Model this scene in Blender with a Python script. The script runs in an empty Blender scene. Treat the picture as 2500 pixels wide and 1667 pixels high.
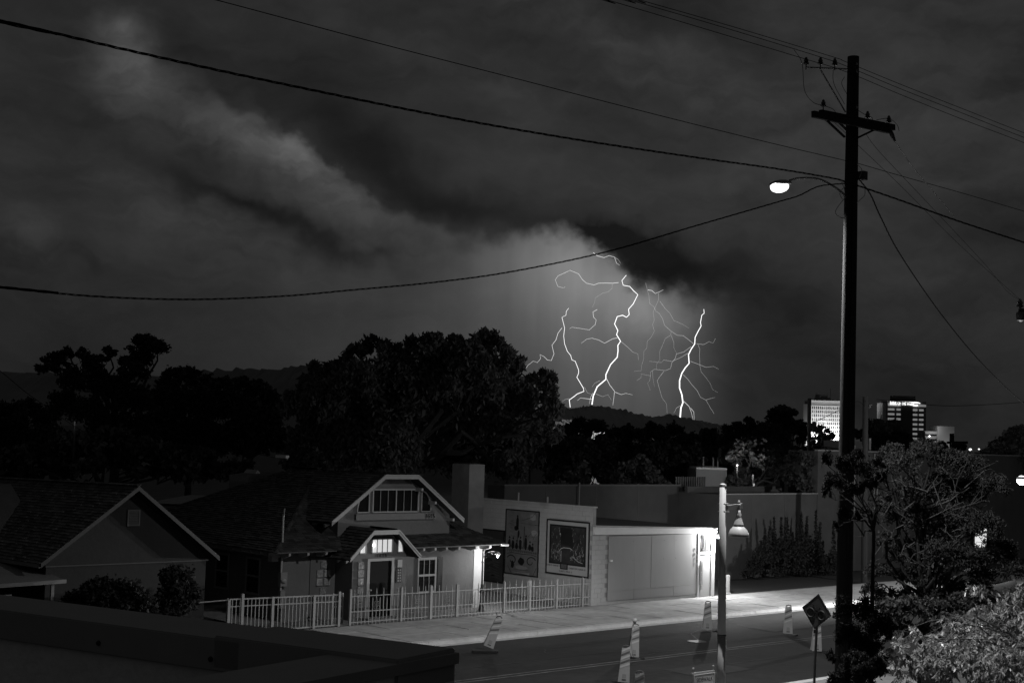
import bpy, bmesh, math, random
import numpy as np
from mathutils import Vector, Matrix, Euler
random.seed(7); rng = np.random.default_rng(7)
SC = bpy.context.scene
COL = SC.collection
# ------------------------------------------------------------------ camera
# world axes: +X runs along the street (to the right and away), +Y across it, camera 7 m up
FPX = 3470.0; CXP, CYP = 1250.0, 833.5
TH = math.radians(42.3); PIT = math.atan(235 / FPX); ROL = math.radians(1.7)
CAM = np.array([0, 0, 7.0])
R0 = np.array([math.cos(TH), -math.sin(TH), 0.0]); F0 = np.array([math.sin(TH), math.cos(TH), 0.0])
FW = F0 * math.cos(PIT) + np.array([0, 0, math.sin(PIT)]); U0 = np.cross(R0, FW)
RT = R0 * math.cos(ROL) + U0 * math.sin(ROL); UP = -R0 * math.sin(ROL) + U0 * math.cos(ROL)
cd = bpy.data.cameras.new('camera'); cam = bpy.data.objects.new('camera', cd); COL.objects.link(cam)
cd.sensor_width = 36; cd.lens = 36 * FPX / 2500; cd.clip_start = 0.1; cd.clip_end = 60000
cam.matrix_world = Matrix(((RT[0], UP[0], -FW[0], CAM[0]), (RT[1], UP[1], -FW[1], CAM[1]), (RT[2], UP[2], -FW[2], CAM[2]), (0, 0, 0, 1)))
SC.camera = cam
def _ray(x, y): return FW * FPX + RT * (x - CXP) - UP * (y - CYP)
def at_s(x, y, s): d = _ray(x, y); return CAM + d * (s / d[0])       # point of a sight line on the plane X = s
def at_n(x, y, n): d = _ray(x, y); return CAM + d * (n / d[1])       # ... on Y = n
def at_z(x, y, z=0): d = _ray(x, y); return CAM + d * ((z - 7) / d[2])
def at_d(x, y, D): d = _ray(x, y); return CAM + d * (D / float(np.dot(d, F0)))
def azel(x, y):
    d = _ray(x, y); d = d / np.linalg.norm(d)
    return math.atan2(float(d @ R0), float(d @ F0)), math.asin(d[2])
# ------------------------------------------------------------------ colour management
SC.view_settings.view_transform = 'Standard'; SC.view_settings.look = 'None'
SC.view_settings.exposure = 0; SC.view_settings.gamma = 1; SC.view_settings.use_curve_mapping = False
SC.render.engine = 'CYCLES'
SC.cycles.use_denoising = True; SC.cycles.max_bounces = 3; SC.cycles.diffuse_bounces = 2; SC.cycles.glossy_bounces = 2; SC.cycles.sample_clamp_indirect = 4
SC.cycles.transparent_max_bounces = 12
# ------------------------------------------------------------------ world: storm sky at night
W = bpy.data.worlds.new('World'); SC.world = W; W.use_nodes = True
W.cycles.sampling_method = 'MANUAL'; W.cycles.sample_map_resolution = 256
nt = W.node_tree; nt.nodes.clear()
def N(t, **k):
    n = nt.nodes.new(t)
    for a, b in k.items(): setattr(n, a, b)
    return n
def L(a, b): nt.links.new(a, b)
def val(sock, v):
    if hasattr(v, 'is_linked') or isinstance(v, bpy.types.NodeSocket): L(v, sock)
    else: sock.default_value = v
def mth(op, a, b=None, c=None, clamp=False):
    n = N('ShaderNodeMath', operation=op); n.use_clamp = clamp
    val(n.inputs[0], a)
    if b is not None: val(n.inputs[1], b)
    if c is not None: val(n.inputs[2], c)
    return n.outputs[0]
tc = N('ShaderNodeTexCoord')
vdir = N('ShaderNodeVectorMath', operation='NORMALIZE'); L(tc.outputs['Generated'], vdir.inputs[0]); DIR = vdir.outputs[0]
def dotv(v):
    n = N('ShaderNodeVectorMath', operation='DOT_PRODUCT'); L(DIR, n.inputs[0]); n.inputs[1].default_value = tuple(v); return n.outputs['Value']
az = mth('ARCTAN2', dotv(R0), dotv(F0)); el = mth('ARCSINE', dotv((0, 0, 1)))
cmb = N('ShaderNodeCombineXYZ'); L(az, cmb.inputs[0]); L(el, cmb.inputs[1]); AE = cmb.outputs[0]
def noise(vec, scale, detail=4, rough=.55, dist=0.0, out='Fac'):
    n = N('ShaderNodeTexNoise'); L(vec, n.inputs['Vector']); n.inputs['Scale'].default_value = scale
    n.inputs['Detail'].default_value = detail; n.inputs['Roughness'].default_value = rough; n.inputs['Distortion'].default_value = dist
    return n.outputs[out]
def vadd(a, b):
    n = N('ShaderNodeVectorMath', operation='ADD'); L(a, n.inputs[0]); L(b, n.inputs[1]); return n.outputs[0]
def warp(vec, scale, amt, detail=3):
    c = noise(DIR, scale, detail, .55, 0, 'Color')
    m = N('ShaderNodeVectorMath', operation='MULTIPLY_ADD'); L(c, m.inputs[0])
    m.inputs[1].default_value = (amt, amt, 0); m.inputs[2].default_value = (-amt / 2, -amt / 2, 0)
    return vadd(vec, m.outputs[0])
WA = warp(warp(AE, 9, .07), 30, .03)            # soft cloud warp
WB = warp(warp(AE, 22, .036), 60, .022, 6)       # ragged cloud warp
def gauss(vec, px, py, sx, sy, rot, amp):
    a, e = azel(px, py)
    m = N('ShaderNodeMapping', vector_type='TEXTURE'); L(vec, m.inputs['Vector'])
    m.inputs['Location'].default_value = (a, e, 0); m.inputs['Rotation'].default_value = (0, 0, -math.radians(rot))
    m.inputs['Scale'].default_value = (sx / FPX, sy / FPX, 1)
    d = N('ShaderNodeVectorMath', operation='DOT_PRODUCT'); L(m.outputs[0], d.inputs[0]); L(m.outputs[0], d.inputs[1])
    return mth('MULTIPLY', mth('EXPONENT', mth('MULTIPLY', d.outputs['Value'], -.5)), amp)
def total(lst):
    t = lst[0]
    for x in lst[1:]: t = mth('ADD', t, x)
    return t
# streaked overcast that goes on all round
def wedge(vec, px, py, sx, fall, rot, amp, edge):
    """cloud bank lit along a sharp upper rim: (px, py) on the rim, fading downwards over `fall` pixels"""
    a, e = azel(px, py)
    m = N('ShaderNodeMapping', vector_type='TEXTURE'); L(vec, m.inputs['Vector'])
    m.inputs['Location'].default_value = (a, e, 0); m.inputs['Rotation'].default_value = (0, 0, -math.radians(rot))
    m.inputs['Scale'].default_value = (sx / FPX, 1 / FPX, 1)
    s = N('ShaderNodeSeparateXYZ'); L(m.outputs[0], s.inputs[0])
    al = mth('EXPONENT', mth('MULTIPLY', mth('MULTIPLY', s.outputs[0], s.outputs[0]), -.5))
    r = N('ShaderNodeMapRange', interpolation_type='SMOOTHSTEP'); L(s.outputs[1], r.inputs['Value']); r.inputs['From Min'].default_value = edge * .5; r.inputs['From Max'].default_value = -edge
    fd = mth('EXPONENT', mth('MULTIPLY', mth('MINIMUM', s.outputs[1], 0.0), 1.0 / fall))
    return mth('MULTIPLY', mth('MULTIPLY', mth('MULTIPLY', al, r.outputs[0]), fd), amp)
mp = N('ShaderNodeMapping'); L(WA, mp.inputs['Vector']); mp.inputs['Rotation'].default_value = (0, 0, math.radians(24)); mp.inputs['Scale'].default_value = (1, 3.6, 1)
st1 = noise(mp.outputs[0], 5.5, 6, .55, .4); st2 = noise(DIR, 4.5, 4, .5)
mp2 = N('ShaderNodeMapping'); L(WB, mp2.inputs['Vector']); mp2.inputs['Rotation'].default_value = (0, 0, math.radians(22)); mp2.inputs['Scale'].default_value = (1, 3.0, 1)
st3 = noise(mp2.outputs[0], 22, 5, .55, .2)
base = mth('MULTIPLY_ADD', mth('SUBTRACT', st1, .5), .038, .0210)
base = mth('ADD', base, mth('MULTIPLY', mth('SUBTRACT', st2, .5), .016)); base = mth('ADD', base, mth('MULTIPLY', mth('SUBTRACT', st3, .5), .008))
base = mth('MAXIMUM', base, .010)
lit = total([gauss(WA, 320, 95, 62, 46, 20, .034), gauss(WA, 300, 190, 100, 50, 35, .016), gauss(WB, 480, 260, 110, 26, 35, .014),
             wedge(WA, 690, 300, 100, 48, 36, .056, 26), wedge(WB, 810, 400, 110, 55, 36, .050, 22), wedge(WA, 970, 490, 120, 40, 20, .034, 30),
             gauss(WA, 640, 345, 120, 40, 30, .014), gauss(WA, 70, 590, 70, 40, 45, .010), gauss(WA, 520, 540, 300, 60, 18, .010),
             gauss(WA, 1500, 90, 260, 45, 22, .010), gauss(AE, 2150, 330, 420, 260, 0, .008), gauss(WA, 1100, 150, 240, 30, 22, .006)])
dark = total([gauss(WA, 560, 478, 170, 20, 22, .45), gauss(WA, 820, 560, 190, 17, 17, .55), gauss(WA, 860, 300, 170, 50, 32, .38), gauss(WA, 1010, 430, 160, 44, 28, .34),
              gauss(WA, 480, 105, 110, 36, 30, .30), gauss(WA, 1200, 520, 200, 36, 14, .30), gauss(WB, 1640, 645, 200, 58, 14, .62), gauss(WB, 1545, 610, 90, 40, 30, .35),
              gauss(WB, 1430, 590, 60, 17, -14, .75), gauss(WA, 2420, 570, 150, 60, 15, .35), gauss(WA, 1780, 60, 200, 40, 20, .25), gauss(WA, 1900, 880, 160, 120, 0, .30), gauss(WA, 60, 860, 300, 110, 0, .35)])
dark = mth('MINIMUM', dark, .74)
lit = mth('MULTIPLY', lit, mth('MULTIPLY_ADD', st3, 2.6, -.02))
# storm glow under the cloud base
sep = N('ShaderNodeSeparateXYZ'); L(WB, sep.inputs[0]); azw, elw = sep.outputs[0], sep.outputs[1]
fc = N('ShaderNodeFloatCurve'); L(mth('MULTIPLY_ADD', azw, 1.0, .5, clamp=True), fc.inputs['Value'])
cv = fc.mapping.curves[0]
basepts = [(-900, 560), (300, 600), (800, 600), (1050, 592), (1250, 575), (1380, 560), (1440, 600), (1490, 655), (1560, 692), (1640, 715), (1730, 722), (1850, 735), (2200, 760)]
pp = []
for x, y in basepts:
    a, e = azel(x, y); pp.append((min(1, max(0, a + .5)), e + .5))
cv.points[0].location = (0, pp[0][1]); cv.points[1].location = (1, pp[-1][1])
for p in pp: cv.points.new(*p)
fc.mapping.update()
below = mth('SUBTRACT', mth('SUBTRACT', fc.outputs[0], .5), elw)
mr = N('ShaderNodeMapRange', interpolation_type='SMOOTHSTEP'); L(below, mr.inputs['Value'])
mr.inputs['From Min'].default_value = -.006; mr.inputs['From Max'].default_value = .011
under = mr.outputs[0]
glow = total([gauss(AE, 1420, 700, 120, 130, 0, .055), gauss(AE, 1365, 640, 120, 90, 0, .085), gauss(AE, 1560, 830, 130, 170, 0, .045),
              gauss(AE, 1390, 850, 340, 260, 0, .030), gauss(WA, 1400, 635, 60, 55, 0, .035), gauss(WA, 1600, 745, 75, 34, 15, .085), gauss(WA, 1480, 690, 60, 40, 30, .030)])
mpr = N('ShaderNodeMapping'); L(AE, mpr.inputs['Vector']); mpr.inputs['Scale'].default_value = (1, .12, 1)
rain = noise(mpr.outputs[0], 38, 3, .5)
glow = mth('MULTIPLY', glow, mth('MULTIPLY_ADD', rain, .9, .50))
edge = N('ShaderNodeMapRange', interpolation_type='SMOOTHSTEP'); L(az, edge.inputs['Value'])
edge.inputs['From Min'].default_value = azel(1840, 800)[0]; edge.inputs['From Max'].default_value = azel(1640, 800)[0]
glow = mth('MULTIPLY', mth('MULTIPLY', glow, under), edge.outputs[0])
scat = gauss(AE, 1350, 700, 430, 240, 0, .012)
upper = mth('MULTIPLY', mth('ADD', mth('ADD', base, lit), scat), mth('SUBTRACT', 1, dark))
skyv = mth('ADD', upper, glow)
bg = N('ShaderNodeBackground'); rgb = N('ShaderNodeCombineColor')
for i in range(3): L(skyv, rgb.inputs[i])
L(rgb.outputs[0], bg.inputs['Color']); bg.inputs['Strength'].default_value = 1.0
wo = N('ShaderNodeOutputWorld'); L(bg.outputs[0], wo.inputs['Surface'])
# ------------------------------------------------------------------ materials
MATS = {}
def mat(name, v, rough=.85, var=.18, scale=6.0, bump=.15, spec=.3, island=0.0, emit=0.0, stretch=None, metal=0.0, detail=5):
    if name in MATS: return MATS[name]
    m = bpy.data.materials.new(name); m.use_nodes = True; t = m.node_tree; b = t.nodes['Principled BSDF']
    b.inputs['Roughness'].default_value = rough; b.inputs['Specular IOR Level'].default_value = spec; b.inputs['Metallic'].default_value = metal
    g = t.nodes.new('ShaderNodeNewGeometry'); src = g.outputs['Position']
    if stretch:
        mm = t.nodes.new('ShaderNodeMapping'); mm.inputs['Scale'].default_value = stretch; t.links.new(src, mm.inputs['Vector']); src = mm.outputs[0]
    n1 = t.nodes.new('ShaderNodeTexNoise'); n1.inputs['Scale'].default_value = scale; n1.inputs['Detail'].default_value = detail; t.links.new(src, n1.inputs['Vector'])
    n2 = t.nodes.new('ShaderNodeTexNoise'); n2.inputs['Scale'].default_value = scale * .17; n2.inputs['Detail'].default_value = 3; t.links.new(src, n2.inputs['Vector'])
    def M(op, a, c, d=None):
        q = t.nodes.new('ShaderNodeMath'); q.operation = op
        for i, s in enumerate((a, c, d)):
            if s is None: continue
            if isinstance(s, bpy.types.NodeSocket): t.links.new(s, q.inputs[i])
            else: q.inputs[i].default_value = s
        return q.outputs[0]
    f = M('ADD', M('MULTIPLY_ADD', n1.outputs['Fac'], 2 * var, 1 - var), M('MULTIPLY_ADD', n2.outputs['Fac'], 2.4 * var, -1.2 * var))
    if island:
        f = M('ADD', f, M('MULTIPLY_ADD', g.outputs['Random Per Island'], 2 * island, -island))
    f = M('MULTIPLY', M('MAXIMUM', f, .12), v)
    cc = t.nodes.new('ShaderNodeCombineColor')
    for i in range(3): t.links.new(f, cc.inputs[i])
    t.links.new(cc.outputs[0], b.inputs['Base Color'])
    if bump:
        bp = t.nodes.new('ShaderNodeBump'); bp.inputs['Strength'].default_value = bump; bp.inputs['Distance'].default_value = .02
        t.links.new(n1.outputs['Fac'], bp.inputs['Height']); t.links.new(bp.outputs[0], b.inputs['Normal'])
    if emit:
        b.inputs['Emission Color'].default_value = (1, 1, 1, 1); b.inputs['Emission Strength'].default_value = emit
        m.cycles.emission_sampling = 'NONE'
    MATS[name] = m; return m
def leafmat(name, v, rough=.5, island=.35, transl=.3, spec=.4):
    if name in MATS: return MATS[name]
    m = mat(name, v, rough, .15, 1.2, 0, spec, island)
    t = m.node_tree; b = t.nodes['Principled BSDF']; o = t.nodes['Material Output']
    tr = t.nodes.new('ShaderNodeBsdfTranslucent'); src = b.inputs['Base Color'].links[0].from_socket; t.links.new(src, tr.inputs['Color'])
    mx = t.nodes.new('ShaderNodeMixShader'); mx.inputs[0].default_value = transl
    t.links.new(b.outputs[0], mx.inputs[1]); t.links.new(tr.outputs[0], mx.inputs[2]); t.links.new(mx.outputs[0], o.inputs['Surface'])
    return m
def glass(name, v=.012, rough=.08):
    return mat(name, v, rough, .1, 3, 0, .5)
# ------------------------------------------------------------------ mesh helpers
class MB:
    def __init__(s): s.v = []; s.f = []
    def add(s, vs, fs):
        o = len(s.v); s.v += [tuple(map(float, p)) for p in vs]; s.f += [tuple(i + o for i in f) for f in fs]; return s
    def box(s, x0, x1, y0, y1, z0, z1):
        return s.add([(x0, y0, z0), (x1, y0, z0), (x1, y1, z0), (x0, y1, z0), (x0, y0, z1), (x1, y0, z1), (x1, y1, z1), (x0, y1, z1)],
                     [(0, 3, 2, 1), (4, 5, 6, 7), (0, 1, 5, 4), (1, 2, 6, 5), (2, 3, 7, 6), (3, 0, 4, 7)])
    def bar(s, p, q, w, h, up=(0, 0, 1)):
        p, q = Vector(p), Vector(q); d = (q - p).normalized(); a = d.cross(Vector(up))
        if a.length < 1e-4: a = d.cross(Vector((1, 0, 0)))
        a.normalize(); b = a.cross(d).normalized(); a *= w / 2; b *= h / 2
        vs = [c + i * a + j * b for c in (p, q) for i, j in ((-1, -1), (1, -1), (1, 1), (-1, 1))]
        return s.add(vs, [(0, 1, 2, 3), (7, 6, 5, 4), (0, 4, 5, 1), (1, 5, 6, 2), (2, 6, 7, 3), (3, 7, 4, 0)])
    def prism(s, pts, d):
        n = len(pts); d = Vector(d); vs = [Vector(p) for p in pts] + [Vector(p) + d for p in pts]
        return s.add(vs, [tuple(range(n - 1, -1, -1)), tuple(range(n, 2 * n))] + [(i, (i + 1) % n, (i + 1) % n + n, i + n) for i in range(n)])
    def poly(s, pts): return s.add(pts, [tuple(range(len(pts)))])
    def tube(s, pts, r, seg=6, cap=True):
        pts = [Vector(p) for p in pts]; n = len(pts); rr = r if hasattr(r, '__len__') else [r] * n
        vs = []; prev = None
        for i, p in enumerate(pts):
            d = (pts[min(i + 1, n - 1)] - pts[max(i - 1, 0)])
            if d.length < 1e-9: d = Vector((0, 0, 1))
            d.normalize()
            a = prev - d * prev.dot(d) if prev is not None else d.cross(Vector((0, 0, 1)) if abs(d.z) < .9 else Vector((1, 0, 0)))
            if a.length < 1e-6: a = d.orthogonal()
            a.normalize(); prev = a; b = d.cross(a)
            for k in range(seg):
                t = 2 * math.pi * k / seg; vs.append(p + (a * math.cos(t) + b * math.sin(t)) * rr[i])
        fs = [(i * seg + k, i * seg + (k + 1) % seg, (i + 1) * seg + (k + 1) % seg, (i + 1) * seg + k) for i in range(n - 1) for k in range(seg)]
        if cap: fs += [tuple(range(seg - 1, -1, -1)), tuple((n - 1) * seg + k for k in range(seg))]
        return s.add(vs, fs)
    def lathe(s, c, prof, seg=14):                                    # prof: (radius, z)
        c = Vector(c); vs = []; n = len(prof)
        for r_, z in prof:
            for k in range(seg):
                t = 2 * math.pi * k / seg; vs.append(c + Vector((r_ * math.cos(t), r_ * math.sin(t), z)))
        fs = [(i * seg + k, i * seg + (k + 1) % seg, (i + 1) * seg + (k + 1) % seg, (i + 1) * seg + k) for i in range(n - 1) for k in range(seg)]
        fs += [tuple(range(seg - 1, -1, -1)), tuple((n - 1) * seg + k for k in range(seg))]
        return s.add(vs, fs)
    def ball(s, c, r_, seg=10, rings=6, sz=1):
        return s.lathe(c, [(max(1e-3, r_ * math.sin(math.pi * i / rings)), -r_ * sz * math.cos(math.pi * i / rings)) for i in range(rings + 1)], seg)
    def mesh(s, name, m=None, off=(0, 0, 0), smooth=False):
        me = bpy.data.meshes.new(name); o = Vector(off)
        me.from_pydata([Vector(p) - o for p in s.v], [], s.f); me.update()
        if m: me.materials.append(m)
        if smooth: me.polygons.foreach_set('use_smooth', [True] * len(me.polygons))
        return me
    def build(s, name, m, parent=None, smooth=False):
        off = OFF.get(parent, (0, 0, 0)) if parent else (0, 0, 0)
        o = bpy.data.objects.new(name, s.mesh(name, m, off, smooth)); COL.objects.link(o)
        if parent: o.parent = parent; OFF[o] = off
        return o
OFF = {}
def tag(o, label=None, cat=None, group=None, kind=None):
    if label: o['label'] = label
    if cat: o['category'] = cat
    if group: o['group'] = group
    if kind: o['kind'] = kind
    return o
def thing(name, label, cat, loc=(0, 0, 0), group=None):
    o = bpy.data.objects.new(name, None); COL.objects.link(o); o.location = loc; o.empty_display_size = .2; OFF[o] = tuple(map(float, loc))
    return tag(o, label, cat, group)
def inst(name, me, parent, loc, rot=(0, 0, 0), scale=(1, 1, 1)):
    o = bpy.data.objects.new(name, me); COL.objects.link(o); o.parent = parent
    off = OFF.get(parent, (0, 0, 0)); o.location = Vector(loc) - Vector(off); o.rotation_euler = rot; o.scale = scale
    return o
def copy_tree(o, parent=None):
    c = o.copy(); COL.objects.link(c); c.parent = parent
    for ch in list(o.children): copy_tree(ch, c)
    return c
def text_mesh(s, size, ext=.004, align='CENTER', m=None):
    cu = bpy.data.curves.new('letters', 'FONT'); cu.body = s; cu.size = size; cu.extrude = ext; cu.align_x = align; cu.resolution_u = 2
    ob = bpy.data.objects.new('letters', cu); COL.objects.link(ob); dg = bpy.context.evaluated_depsgraph_get()
    me = bpy.data.meshes.new_from_object(ob.evaluated_get(dg)); bpy.data.objects.remove(ob); bpy.data.curves.remove(cu)
    me.materials.clear()
    if m: me.materials.append(m)
    return me
FRONT = (math.pi / 2, 0, 0)                    # upright text read from -Y
SIDE = (math.pi / 2, 0, -math.pi / 2)          # upright text read from -X
def spline(pts, k=8):
    pts = [np.array(p, float) for p in pts]; P = [2 * pts[0] - pts[1]] + pts + [2 * pts[-1] - pts[-2]]; out = []
    for i in range(1, len(P) - 2):
        for j in range(k):
            t = j / k; a, b, c, d = P[i - 1], P[i], P[i + 1], P[i + 2]
            out.append(.5 * (2 * b + (c - a) * t + (2 * a - 5 * b + 4 * c - d) * t * t + (3 * b - a - 3 * c + d) * t ** 3))
    out.append(pts[-1]); return out
# material library (grey world: everything in the photograph is monochrome)
m_asph = mat('asphalt', .016, .9, .55, 3.0, .35, .25); m_conc = mat('concrete', .22, .9, .22, 5, .2); m_dirt = mat('bare_earth', .10, 1, .3, 2, .3)
m_slab = mat('sidewalk_concrete', .34, .9, .4, 3, .25, .3, .22); m_kerb = mat('kerb_concrete', .5, .9, .2, 6, .2, .3, .1)
m_paint = mat('worn_road_paint', .09, .8, .9, 9, .1, detail=8)
m_stucco = mat('house_stucco', .13, .95, .12, 9, .3); m_trim = mat('white_trim', .30, .6, .1, 8, .05); m_shing = mat('asphalt_shingle', .042, .95, .2, 20, .2, .1, .45)
m_under = mat('roof_deck', .02, .95, .1, 5, 0); m_glass = glass('dark_glass'); m_white = mat('white_enamel', .72, .45, .06, 10, .02, .5)
m_dark = mat('dark_paint', .02, .6, .1, 10, .03); m_block = mat('painted_block', .42, .9, .1, 8, .25, .3, .07); m_mortar = mat('painted_mortar', .30, .95, .1, 9, .1)
m_panel = mat('painted_plywood', .26, .75, .07, 3, .05, .35, 0, 0, (1, 1, .25)); m_wood = mat('weathered_wood', .028, .95, .35, 5, .5, .2, 0, 0, (9, 9, .5))
m_galv = mat('galvanised_steel', .34, .5, .12, 10, .03, .5); m_iron = mat('cast_iron', .05, .5, .15, 10, .1, .5); m_wire = mat('wire_black', .012, .95, .1, 10, 0, .05)
m_rubber = mat('black_rubber', .02, .8, .15, 15, .1); m_bark = mat('bark', .05, .95, .3, 12, .6)
m_lgrey = mat('light_grey_paint', .30, .6, .08, 8, .03); m_mgrey = mat('mid_grey_paint', .22, .7, .1, 8, .05); m_dgrey = mat('dark_grey_paint', .08, .8, .15, 6, .1)
# ================================================================== GROUND AND STREET
g = MB(); g.add([(-30000, -30000, -.06), (30000, -30000, -.06), (30000, 30000, -.06), (-30000, 30000, -.06)], [(0, 1, 2, 3)])
tag(g.build('ground', m_dirt), kind='structure')
N_KERB = 37.2; N_SW = 37.5; N_SWE = 41.72
rd = MB().add([(-60, 25.5, 0), (260, 25.5, 0), (260, N_KERB - .35, 0), (-60, N_KERB - .35, 0)], [(0, 1, 2, 3)])
tag(rd.build('road', m_asph), kind='structure')
gt = MB().add([(-60, N_KERB - .35, .004), (260, N_KERB - .35, .004), (260, N_KERB, .012), (-60, N_KERB, .012)], [(0, 1, 2, 3)])
tag(gt.build('gutter', m_kerb), kind='structure')
lm = MB()
for a, b in ((31.14, 31.24), (31.42, 31.52)): lm.add([(-40, a, .005), (160, a, .005), (160, b, .005), (-40, b, .005)], [(0, 1, 2, 3)])
tag(lm.build('lane_marking', m_paint), kind='structure')
pt = MB()
for (s0, s1, a, b) in ((27, 35, 33.0, 33.05), (36, 52, 36.35, 36.38), (30, 60, 29.2, 29.23)):
    pt.add([(s0, a, .005), (s1, a, .005), (s1, b, .005), (s0, b, .005)], [(0, 1, 2, 3)])
rs2 = random.Random(44)
for k in range(16):                                                     # wandering cracks sealed with tar
    s0 = rs2.uniform(22, 55); a0 = rs2.uniform(27, 36); ang = rs2.choice((rs2.uniform(-.2, .2), rs2.uniform(1.2, 1.9))); px_, py_ = s0, a0
    for q in range(rs2.randint(5, 12)):
        ang += rs2.gauss(0, .25); L_ = rs2.uniform(.25, .6); qx, qy = px_ + L_ * math.cos(ang), py_ + L_ * math.sin(ang)
        if not (25.8 < qy < 36.6): break
        wx, wy = -math.sin(ang) * .018, math.cos(ang) * .018; pt.add([(px_ - wx, py_ - wy, .0055), (qx - wx, qy - wy, .0055), (qx + wx, qy + wy, .0055), (px_ + wx, py_ + wy, .0055)], [(0, 1, 2, 3)]); px_, py_ = qx, qy
tag(pt.build('road_seams', mat('tar_seam', .02, .7, .3, 6, 0)), kind='structure')
pm = mat('road_patch_asphalt', .024, .9, .4, 5, .4)
for (s0, s1, a, b_) in ((33.5, 36.2, 28.0, 29.6), (44, 48.5, 33.2, 34.6), (26, 27.4, 32.4, 34)): tag(MB().add([(s0, a, .007), (s1, a + .1, .007), (s1 - .1, b_, .007), (s0 + .15, b_ - .05, .007)], [(0, 1, 2, 3)]).build('road_patch', pm), kind='structure')
mh = tag(MB().lathe((39.4, 33.1, .003), [(.34, 0), (.34, .008), (.30, .009), (.29, .006)], 20).build('manhole_cover', m_iron), 'round iron manhole cover in the far lane', 'manhole')
kb = MB().box(-60, 260, N_KERB, N_SW - .005, -.05, .115); kerb = tag(kb.build('kerb', m_kerb), kind='structure')
km = MB().box(0, 2.46, N_KERB - .006, N_SW - .004, -.04, .125).mesh('kerb_stone', m_kerb)
for i in range(24): inst('kerb_stone', km, kerb, (18 + 2.5 * i, random.uniform(-.004, .004), random.uniform(-.004, .004)))
sw = tag(MB().add([(-60, N_SW, .09), (260, N_SW, .09), (260, N_SWE + .4, .09), (-60, N_SWE + .4, .09)], [(0, 1, 2, 3)]).build('sidewalk', m_conc), kind='structure')
slab = MB(); slab.prism([(0.02, 0.02, .0), (1.23, 0.02, .0), (1.23, 1.38, 0), (0.02, 1.38, 0)], (0, 0, .04)); slab_me = slab.mesh('slab', m_slab)
for i in range(42):
    for j in range(3):
        inst('slab', slab_me, sw, (20 + 1.25 * i, N_SW + .01 + 1.405 * j, .086 + random.uniform(0, .007)), (random.uniform(-.003, .003), random.uniform(-.004, .004), 0))
nk = tag(MB().box(-60, 260, 25.2, 25.495, -.05, .13).build('near_kerb', m_kerb), kind='structure')
ns = tag(MB().add([(-60, 22.62, .12), (260, 22.62, .12), (260, 25.2, .12), (-60, 25.2, .12)], [(0, 1, 2, 3)]).build('near_sidewalk', m_conc), kind='structure')
yd = tag(MB().add([(27.5, N_SWE + .38, .1), (43.1, N_SWE + .38, .1), (43.1, 49, .1), (27.5, 49, .1)], [(0, 1, 2, 3)]).build('front_yard', mat('yard_concrete', .2, .9, .3, 3, .2)), kind='structure')
lot = tag(MB().add([(51, N_SWE + .38, .05), (110, N_SWE + .38, .05), (110, 46.9, .05), (51, 46.9, .05)], [(0, 1, 2, 3)]).build('parking_lot', mat('lot_asphalt', .03, .9, .3, 2, .3)), kind='structure')
# ================================================================== HOUSE 1615
H = thing('bungalow', 'stucco bungalow with clipped gable, white trim and house number 1615', 'house', (34, 46, 0))
b = MB()
b.add([(29.07, 44, 0), (38.8, 44, 0), (38.8, 55.6, 0), (29.07, 55.6, 0), (29.07, 44, 2.78), (38.8, 44, 2.78), (38.8, 55.6, 2.78), (29.07, 55.6, 2.78)],
      [(0, 1, 5, 4), (1, 2, 6, 5), (2, 3, 7, 6), (3, 0, 4, 7)])
wall = b.build('wall', m_stucco, H)
BF = 42.92                                                            # porch bay front
MB().prism([(31.43, BF, 0), (33.94, BF, 0), (33.94, BF, 2.45), (33.22, BF, 3.28), (32.06, BF, 3.28), (31.43, BF, 2.45)], (0, 1.2, 0)).build('porch_wall', m_stucco, H)
MB().box(38.28, 38.83, 43.97, 44.3, 0, 2.7).build('corner_pilaster', mat('white_stucco', .5, .9, .08, 9, .15), H)
up = MB().prism([(31.62, 44.2, 2.4), (37.1, 44.2, 2.4), (37.1, 44.2, 3.86), (34.95, 44.2, 5.3), (33.5, 44.2, 5.3), (31.62, 44.2, 3.86)], (0, 6.2, 0)).build('upper_wall', m_stucco, H)
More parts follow.
